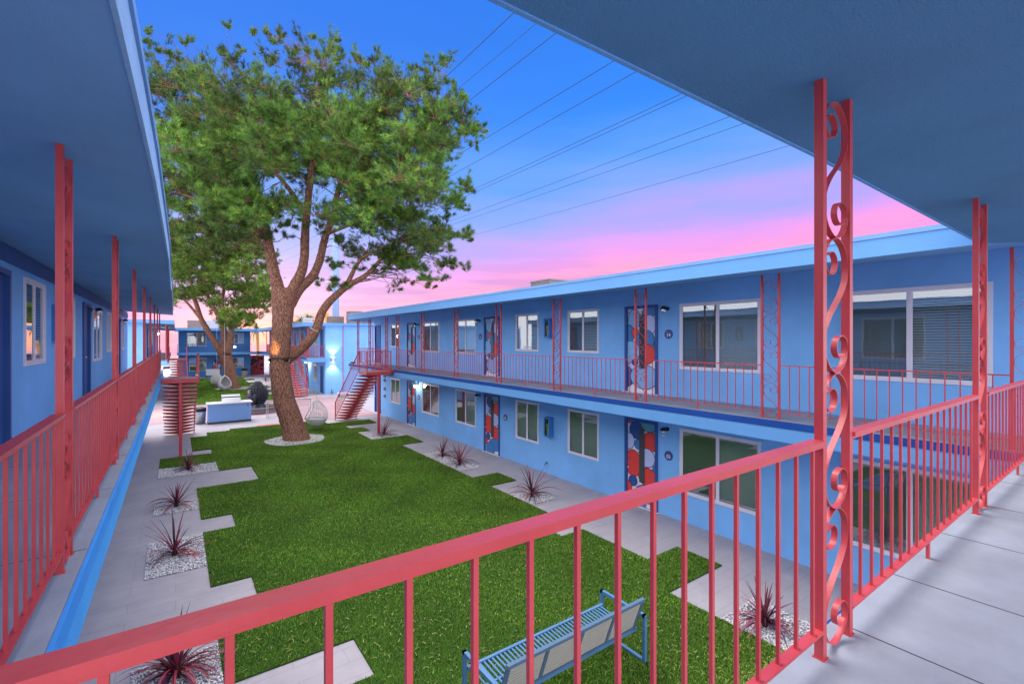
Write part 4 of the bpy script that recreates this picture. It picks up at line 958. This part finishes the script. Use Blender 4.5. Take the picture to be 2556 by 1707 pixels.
# ------------------------------------------------------------------ egg chairs
def egg(loc, rz, sc, label, rope_top, open_w=.62, solid=False):
    t = thing('hanging_egg_chair', label, 'hanging chair', loc, rz, 'hanging egg chairs'); b = MB(); nU, nV = 30, 22
    def R(v): return .48*sc*(sin(pi*min(1, v**.80*.985+.01)))**.8 if v < .999 else .01
    def pt(i, j): v = j/nV; a = 2*pi*i/nU; r = R(v); return Vector((r*cos(a), r*sin(a)*.95, 1.22*sc*v))
    def isopen(i, j): v = j/nV; a = 2*pi*(i % nU)/nU; d = abs((a-0+pi) % (2*pi)-pi); return v > .30 and v < .93 and d < open_w*pi*.5*sin(pi*min(1, max(0, (v-.27)/.70)))**.5
    for j in range(nV+1):                      # hoops
        seg = []
        for i in range(nU+1):
            if isopen(i, j):
                if len(seg) > 1: b.tube(seg, .007*sc, 4, caps=False)
                seg = []
            else: seg.append(pt(i, j))
        if len(seg) > 1: b.tube(seg, .007*sc, 4, caps=False)
    for i in range(nU):
        seg = []
        for j in range(nV+1):
            if isopen(i, j):
                if len(seg) > 1: b.tube(seg, .006*sc, 4, caps=False)
                seg = []
            else: seg.append(pt(i, j))
        if len(seg) > 1: b.tube(seg, .006*sc, 4, caps=False)
    for j in range(nV if solid else int(nV*.33)):               # closed woven bowl
        for i in range(nU):
            if not isopen(i, j): b.quad(pt(i, j)*.995, pt(i+1, j)*.995, pt(i+1, j+1)*.995, pt(i, j+1)*.995)
    b.build('woven_shell', [WICK], t)
    b = MB(); K = 40; loop = []
    for q in range(K+1):
        s = 2*pi*q/K; v = .615-.325*cos(s); d = open_w*pi*.5*sin(s)*.98; r = R(v)*1.01; loop.append((r*cos(d), r*sin(d)*.95, 1.22*sc*v))
    b.tube(loop, .024*sc, 8, caps=False); b.build('rim', [WICK], t, smooth=True)
    b = MB(); b.lathe([(.001, .20*sc), (.33*sc, .21*sc), (.37*sc, .27*sc), (.33*sc, .33*sc), (.001, .34*sc)], 20); b.build('cushion', [mat('grey_cushion', (.42, .42, .45), .9, .2)], t, smooth=True)
    rp = MB(); rp.tube([(0, 0, 1.2*sc), (rope_top[0], rope_top[1], rope_top[2])], .014, 6); rp.build('rope', [ROPE], t)
    return t
c = at(790, 1065, 22.3); br = at(785, 820, 21.3)
egg((c.x, c.y, c.z), radians(150), 1.08, 'wicker egg chair hanging from the big pine branch over the lawn', (0, 0, 0.1))
ech = [o for o in bpy.data.objects if o.name.startswith('hanging_egg_chair')][-1]
for o in ech.children:
    if o.name.startswith('rope'): 
        bpy.data.objects.remove(o); break
Rm = Matrix.Rotation(-radians(150), 3, 'Z'); d = Rm @ (br-Vector((c.x, c.y, c.z)))
rp = MB(); rp.tube([(0, 0, 1.29), tuple(d)], .009, 6); rp.build('rope', [ROPE], ech)
c = at(561, 976, 39.6); egg((c.x, c.y, c.z), radians(275), 1.12, 'white egg chair hanging in front of the second pine trunk', (-.1, 0, 8.2), solid=True)
c = at(541, 965, 43.5); egg((c.x, c.y, c.z), radians(120), 1.1, 'white egg chair turned away, left of the other one', (0, 0, 8.0), solid=True)

# ------------------------------------------------------------------ pines
def limb(B, pts, D, off=0.0, wob=.05, n=14):
    """pts: (px,py,width_px[,depth offset])"""
    P = []; R = []
    for q in pts: dd = D+off+(q[3] if len(q) > 3 else 0); P.append(at(q[0], q[1], dd)); R.append(q[2]/2/FPX*dd)
    # smooth
    PP = []; RR = []
    for i in range(len(P)-1):
        p = [P[max(0, i-1)], P[i], P[i+1], P[min(len(P)-1, i+2)]]
        for k in range(4):
            t = k/4; PP.append(.5*((2*p[1])+(p[2]-p[0])*t+(2*p[0]-5*p[1]+4*p[2]-p[3])*t*t+(3*p[1]-p[0]-3*p[2]+p[3])*t**3)); RR.append(R[i]*(1-t)+R[i+1]*t)
    PP.append(P[-1]); RR.append(R[-1]); B.tube(PP, RR, n, wob=wob); return PP, RR
def foliage(clumps, seed, twigs_from, dens=1.0, tint=(1, 1, 1), needle=.18, wn=.0062, nn=24):
    """clumps: (center Vector, radius m, tufts, bright, up)"""
    rg = np.random.default_rng(seed); V = []; C = []; TW = MB()
    CN = MB(); rr = random.Random(seed)
    for (c, r, k, br, up) in clumps:
        k = int(k*dens); 
        if k < 1: continue
        # branchlets leave the clump heart; tufts sit along their outer half
        nb = max(2, k//7); td = rg.normal(size=(nb, 3)); td /= np.linalg.norm(td, axis=1)[:, None]; td[:, 2] = td[:, 2]*.55+.28+up*.7; td /= np.linalg.norm(td, axis=1)[:, None]
        tl = r*rg.uniform(.55, 1.45, nb); ti = rg.integers(0, nb, k); tt = rg.uniform(.25, 1.0, k)**.7; tt[:nb] = 1.0; ti[:nb] = np.arange(nb)
        heart = np.array(c)+np.array([0, 0, -r*.15]); P = heart[None]+td[ti]*(tl[ti]*tt)[:, None]+rg.normal(size=(k, 3))*.10*r
        dirs = td[ti]+np.array([0, 0, .2])[None]+rg.normal(size=(k, 3))*.3; dirs /= np.linalg.norm(dirs, axis=1)[:, None]
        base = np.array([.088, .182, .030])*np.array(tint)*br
        # needles
        a = rg.normal(size=(k, nn, 3)); a = a/np.linalg.norm(a, axis=2)[:, :, None]; nd = dirs[:, None]*.8+a*.75; nd /= np.linalg.norm(nd, axis=2)[:, :, None]
        ln = needle*rg.uniform(.7, 1.3, (k, nn, 1)); b0 = P[:, None]-dirs[:, None]*rg.uniform(0, .14, (k, nn, 1)); tip = b0+nd*ln
        side = np.cross(nd, rg.normal(size=(k, nn, 3))); side /= np.linalg.norm(side, axis=2)[:, :, None]+1e-6; side *= wn
        tri = np.stack([b0-side, b0+side, tip], 2).reshape(-1, 3, 3); V.append(tri.reshape(-1, 3))
        col = base[None]*rg.uniform(.5, 1.5, (k, 1)); yl = rg.random((k, 1)) < .16; col = np.where(yl, col*np.array([[1.9, 1.35, 1.0]]), col)
        C.append(np.repeat(col, nn*3, 0))
        # twigs from clump heart to tufts
        for i in range(nb):
            e = heart+td[i]*tl[i]; TW.tube([Vector(heart), Vector(heart*.5+e*.5)+Vector((0, 0, -.03*r)), Vector(e)], [.011, .008, .003], 3, caps=False)
        if rr.random() < .35:
            for q in range(rr.randint(1, 2)):
                p = P[rr.randrange(k)]; CN.ball(tuple(p), .05, 6, 4, sc=(1, 1, 1.3))
    V = np.concatenate(V); C = np.concatenate(C); return fastmesh('crown', V, np.arange(len(V)).reshape(-1, 3), [NEEDLE], C), TW, CN
def branches(B, clumps, starts, rr, r0=.028):
    for (c, r, k, br, up) in clumps:
        s = min(starts, key=lambda p: (p[0]-c).length+(1.2 if p[0].z > c.z+.3 else 0)+rr.random()*.8)
        a = s[0]; ln = (c-a).length; ra = min(s[1]*.5, r0*rr.uniform(.7, 1.3)*min(1, .5+ln/5)); j = lambda q: Vector((rr.uniform(-q, q), rr.uniform(-q, q), rr.uniform(-q, q)))
        q = ln*.07; pts = [a]
        for t in (.2, .4, .6, .8): pts.append(a.lerp(c, t)+j(q)+Vector((0, 0, ln*.12*sin(pi*t))))
        B.tube(pts+[c], [ra, ra*.85, ra*.7, ra*.5, ra*.35, ra*.2], 5, caps=False)

D1 = 20.1
tr = thing('pine_tree', 'huge leaning pine with forked reddish trunk towering over the lawn', 'tree', tuple(on_z(739, 1098)))
def PT(o, root): o.location = -root.location; return o
T = MB(); starts = []
def addl(pts, D, off=0):
    PP, RR = limb(T, pts, D, off); starts.extend([(p, r) for p, r in list(zip(PP, RR))[len(PP)//3:]])
limb(T, [(742, 1108, 76), (739, 1094, 62), (733, 1070, 53), (722, 1035, 51), (710, 1000, 50), (703, 958, 48), (699, 920, 46), (698, 885, 45), (701, 850, 44), (704, 812, 45), (707, 775, 50), (708, 745, 56), (705, 722, 46)], D1, n=22, wob=.045)
addl([(703, 760, 36), (695, 724, 31), (684, 680, 26), (676, 640, 24), (666, 587, 22), (652, 520, 18, -.5), (625, 440, 14, -1), (590, 370, 9, -1.4), (560, 300, 5, -1.6)], D1)
addl([(715, 762, 38), (733, 718, 27), (752, 680, 23), (760, 640, 21), (761, 600, 21), (763, 561, 19), (770, 490, 17), (781, 408, 14), (790, 320, 10), (800, 240, 6), (805, 180, 3)], D1, .1)
addl([(722, 758, 34), (748, 722, 23), (780, 690, 21), (798, 650, 19), (806, 615, 18), (814, 585, 17), (832, 540, 16), (838, 500, 14), (860, 430, 11, .6), (900, 340, 7, 1.2), (940, 270, 4, 1.5)], D1, .3)
addl([(703, 905, 34), (724, 890, 27), (751, 871, 24), (776, 845, 23), (792, 815, 22), (801, 786, 20), (818, 758, 19), (845, 732, 17), (871, 712, 15), (911, 689, 12), (942, 658, 10), (968, 622, 7), (1000, 600, 5), (1040, 590, 3)], D1, .35)
addl([(860, 722, 14), (876, 690, 11), (888, 666, 9), (906, 643, 8), (930, 630, 6), (975, 610, 3)], D1, .3)
addl([(668, 600, 16), (620, 560, 12, -.6), (560, 520, 9, -1.2), (500, 500, 6, -1.8), (440, 480, 3, -2)], D1)
addl([(765, 540, 14), (720, 470, 11, 1), (660, 400, 8, 2), (600, 320, 5, 3), (560, 240, 3, 3.5)], D1)
addl([(838, 505, 10), (900, 470, 9, .4), (970, 440, 7, .8), (1050, 400, 5, 1.2), (1120, 350, 3, 1.4)], D1)
addl([(815, 585, 9), (880, 560, 7, -.3), (950, 545, 5, -.6), (1020, 540, 3, -.8)], D1)
PT(T.build('trunk', [BARK], tr, smooth=True), tr)

# clumps of the first crown, in photo columns/rows with depth offsets; outline follows the real crown
OUT = [(352, 90), (372, 70), (395, 110), (440, 130), (470, 90), (500, 130), (550, 125), (574, 62), (600, 120), (640, 78), (665, 68), (700, 78), (730, 120), (760, 110), (785, 72), (800, 130), (832, 88), (850, 140), (890, 150), (945, 130), (960, 170), (1025, 160), (1060, 170), (1100, 142), (1115, 150),
       (1120, 200), (1150, 230), (1165, 280), (1200, 305), (1180, 345), (1135, 375), (1100, 400), (1110, 440), (1170, 455), (1150, 505), (1120, 530), (1080, 545), (1130, 570), (1172, 585), (1130, 610), (1160, 660), (1110, 680), (1070, 700), (1020, 690), (985, 705), (940, 665), (900, 655), (860, 700), (830, 715), (800, 690), (830, 640), (850, 600), (800, 560), (760, 545),
       (720, 570), (690, 560), (660, 575), (600, 590), (560, 600), (500, 590), (440, 600), (400, 590), (385, 500), (375, 400), (365, 300), (352, 200)]
def in_out(x, y, O):
    r = False
    for i in range(len(O)):
        x0, y0 = O[i]; x1, y1 = O[(i+1) % len(O)]
        if (y0 > y) != (y1 > y) and x < (x1-x0)*(y-y0)/(y1-y0)+x0: r = not r
    return r
rr = random.Random(11); cl = []; tries = 0
while len(cl) < 450 and tries < 20000:
    tries += 1; x = rr.uniform(345, 1210); y = rr.uniform(60, 715)
    if not in_out(x, y, OUT): continue
    if y < 210 and rr.random() < .35: continue
    if y > 440 and 690 < x < 880 and rr.random() < .5: continue
    if y > 560 and rr.random() < .3: continue
    u = (x-760)/470; v = (y-380)/340; q = max(.06, 1-u*u-v*v); z = rr.uniform(-1, 1)*5.2*sqrt(q)
    if y > 560: z = abs(z)*.6 if rr.random() < .7 else z
    edge = 0
    for dx, dy in ((28, 0), (-28, 0), (0, 28), (0, -28)): edge += 0 if in_out(x+dx, y+dy, OUT) else 1
    r = rr.uniform(.5, .95)*(.62 if edge else 1)*(1.15 if y < 290 else 1)
    k = rr.uniform(115, 175)*(.26 if y < 200 else .42 if y < 290 else .85)*(.5 if edge else 1)
    br = (1.35 if z < -1 else .7 if z > 1.5 else 1.0)*rr.uniform(.6, 1.35)  # front clumps lighter, rear ones darker: crown shading put into the needle colour
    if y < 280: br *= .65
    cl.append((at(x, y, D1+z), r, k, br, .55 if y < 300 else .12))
# outermost sprigs that make the ragged outline
for (x, y) in OUT[:60]:
    for q in range(2): cl.append((at(x+rr.uniform(-9, 9), y+rr.uniform(2, 22), D1+rr.uniform(-1.5, 1.5)), .26, 11, .8, 1.0 if y < 250 else .2))
LB = MB(); branches(LB, cl, starts, rr)
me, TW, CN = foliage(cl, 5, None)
cr_ = put('crown', me, tr, -tr.location)
PT(LB.build('branches', [BARK], tr), tr); PT(TW.build('twigs', [BARK], tr), tr); tag(PT(CN.build('pine_cones', [CONE], tr), tr), kind='stuff')
b = MB(); a = at(701, 893, D1-.02)
ring = [a+Vector((.43*cos(2*pi*i/24), .43*sin(2*pi*i/24), .01*sin(i))) for i in range(25)]; b.tube(ring, .022, 6, caps=False); tag(b.build('trunk_strap', [BLACK]), 'thin black strap tied round the big pine trunk', 'strap')
a0 = at(786, 822, D1+.35); b = MB(); ax = (at(792, 815, D1)-at(776, 845, D1)).normalized(); e1 = ax.orthogonal().normalized(); e2 = ax.cross(e1)
b.tube([a0+e1*.225*cos(2*pi*i/20)+e2*.225*sin(2*pi*i/20) for i in range(21)], .016, 6, caps=False); tag(b.build('branch_strap', [ROPE]), 'white rope loop around the sloping pine branch', 'strap')
for dx, lab in ((-.36, 'dark spotlight strapped to the left side of the big trunk'), (.38, 'dark spotlight strapped to the right side of the big trunk')):
    c = at(701, 896, D1-.15)+Vector((dx*cos(YAW), -dx*sin(YAW), 0)); t = thing('tree_spotlight', lab, 'lamp', tuple(c), -YAW)
    b = MB(); b.tube([(-.02, -.1, .0), (-.02, -.22, -.06)], [.05, .065], 12); b.build('housing', [BLACK], t); b = MB(); b.box(-.04, .0, -.1, 0, -.02, .02); b.build('bracket', [BLACK], t)
c = at(690, 905, 18.9); l = bpy.data.lights.new('uplight', 'SPOT'); l.energy = 230; l.color = (1, .55, .18); l.spot_size = radians(32); l.spot_blend = .8; l.shadow_soft_size = .04
t = [o for o in bpy.data.objects if o.name.startswith('tree_spotlight')][0]
o = bpy.data.objects.new('uplight', l); COL.objects.link(o); o.location = c; tgt = at(680, 864, D1-.3); o.rotation_euler = (tgt-c).to_track_quat('-Z', 'Y').to_euler()
mw = o.location.copy(); rot = o.rotation_euler.copy(); o.parent = t; o.matrix_parent_inverse = Matrix.Translation(t.location).inverted() if False else (Matrix.Translation(t.location) @ Matrix.Rotation(-YAW, 4, 'Z')).inverted()

# second pine
D2 = 41.5
tr2 = thing('pine_tree', 'smaller second pine behind the fountain with egg chairs hanging from it', 'tree', tuple(on_z(580, 970)))
T = MB(); starts2 = []; starts_bak = starts; starts = starts2
limb(T, [(584, 976, 38), (580, 962, 31), (574, 930, 27), (566, 900, 26), (562, 880, 28), (558, 866, 28)], D2, n=16)
addl([(558, 885, 24), (546, 870, 16), (526, 837, 14), (504, 800, 12), (490, 759, 10), (483, 738, 9), (476, 700, 6), (470, 670, 3)], D2)
addl([(500, 795, 8), (478, 768, 6), (456, 746, 5), (430, 738, 3)], D2)
addl([(562, 880, 24), (560, 850, 14), (555, 813, 12), (538, 776, 10), (521, 745, 8), (510, 700, 5), (505, 650, 3)], D2, .3)
addl([(566, 880, 22), (574, 856, 14), (577, 825, 12), (584, 800, 9), (600, 760, 6), (620, 700, 4)], D2, -.3)
addl([(563, 860, 12), (559, 810, 10), (557, 760, 9), (560, 700, 6), (565, 640, 4)], D2, .6)
PT(T.build('trunk', [BARK], tr2, smooth=True), tr2); starts = starts_bak
OUT2 = [(398, 560), (470, 545), (560, 540), (640, 560), (672, 600), (680, 660), (684, 720), (668, 775), (650, 800), (600, 822), (560, 808), (520, 740), (480, 750), (450, 735), (432, 765), (425, 740), (440, 700), (410, 690), (400, 640)]
cl = []; tries = 0
while len(cl) < 300 and tries < 9000:
    tries += 1; x = rr.uniform(398, 690); y = rr.uniform(540, 815)
    if not in_out(x, y, OUT2): continue
    if y > 735 and x < 560 and rr.random() < .5: continue
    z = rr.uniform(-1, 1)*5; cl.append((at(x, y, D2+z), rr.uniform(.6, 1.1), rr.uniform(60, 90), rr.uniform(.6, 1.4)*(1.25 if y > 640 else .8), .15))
LB = MB(); branches(LB, cl, starts2, rr)
me, TW, CN = foliage(cl, 9, None, needle=.24, wn=.011, nn=18, tint=(1.1, 1.0, .9))
put('crown', me, tr2, -tr2.location); PT(LB.build('branches', [BARK], tr2), tr2); PT(TW.build('twigs', [BARK], tr2), tr2)

# palms beyond the roofs
def palm(px, top, D, label, r=1.6, seed=1):
    c = at(px, 850, D); zt = CZ+(HY-top)/FPX*D-r*.45; t = thing('palm_tree', label, 'tree', (c.x, c.y, 0), 0, 'palms beyond the far roofs'); b = MB(); b.tube([(0, 0, 0), (.1, 0, zt/2), (0, 0, zt)], [.28, .2, .22], 10); b.build('trunk', [PALMT], t); q = random.Random(seed); b = MB()
    for i in range(26):
        a = q.uniform(0, 2*pi); e = q.uniform(-.2, 1.4); p = Vector((0, 0, zt)); w = .16; pr = None
        for s in range(7):
            d = Vector((cos(a)*cos(e), sin(a)*cos(e), sin(e))); n = Vector((-sin(a), cos(a), 0)); ww = w*(1-s/6.2); cur = (p-n*ww-Vector((0, 0, ww*.6)), p, p+n*ww-Vector((0, 0, ww*.6)))
            if pr: b.quad(pr[0], pr[1], cur[1], cur[0]); b.quad(pr[1], pr[2], cur[2], cur[1])
            pr = cur; p = p+d*(r/6); e -= .33
    b.build('crown', [PALM], t)
palm(769, 779, 75, 'small palm peeking over the far right roof', 2.6, 1)
palm(752, 790, 78, 'smaller palm left of the one over the far right roof', 1.7, 2)
palm(642, 805, 72, 'palm with orange trunk in the gap beside the cross building', 2.6, 3)
palm(733, 800, 82, 'dim low palm right of the big trunk', 1.5, 4)
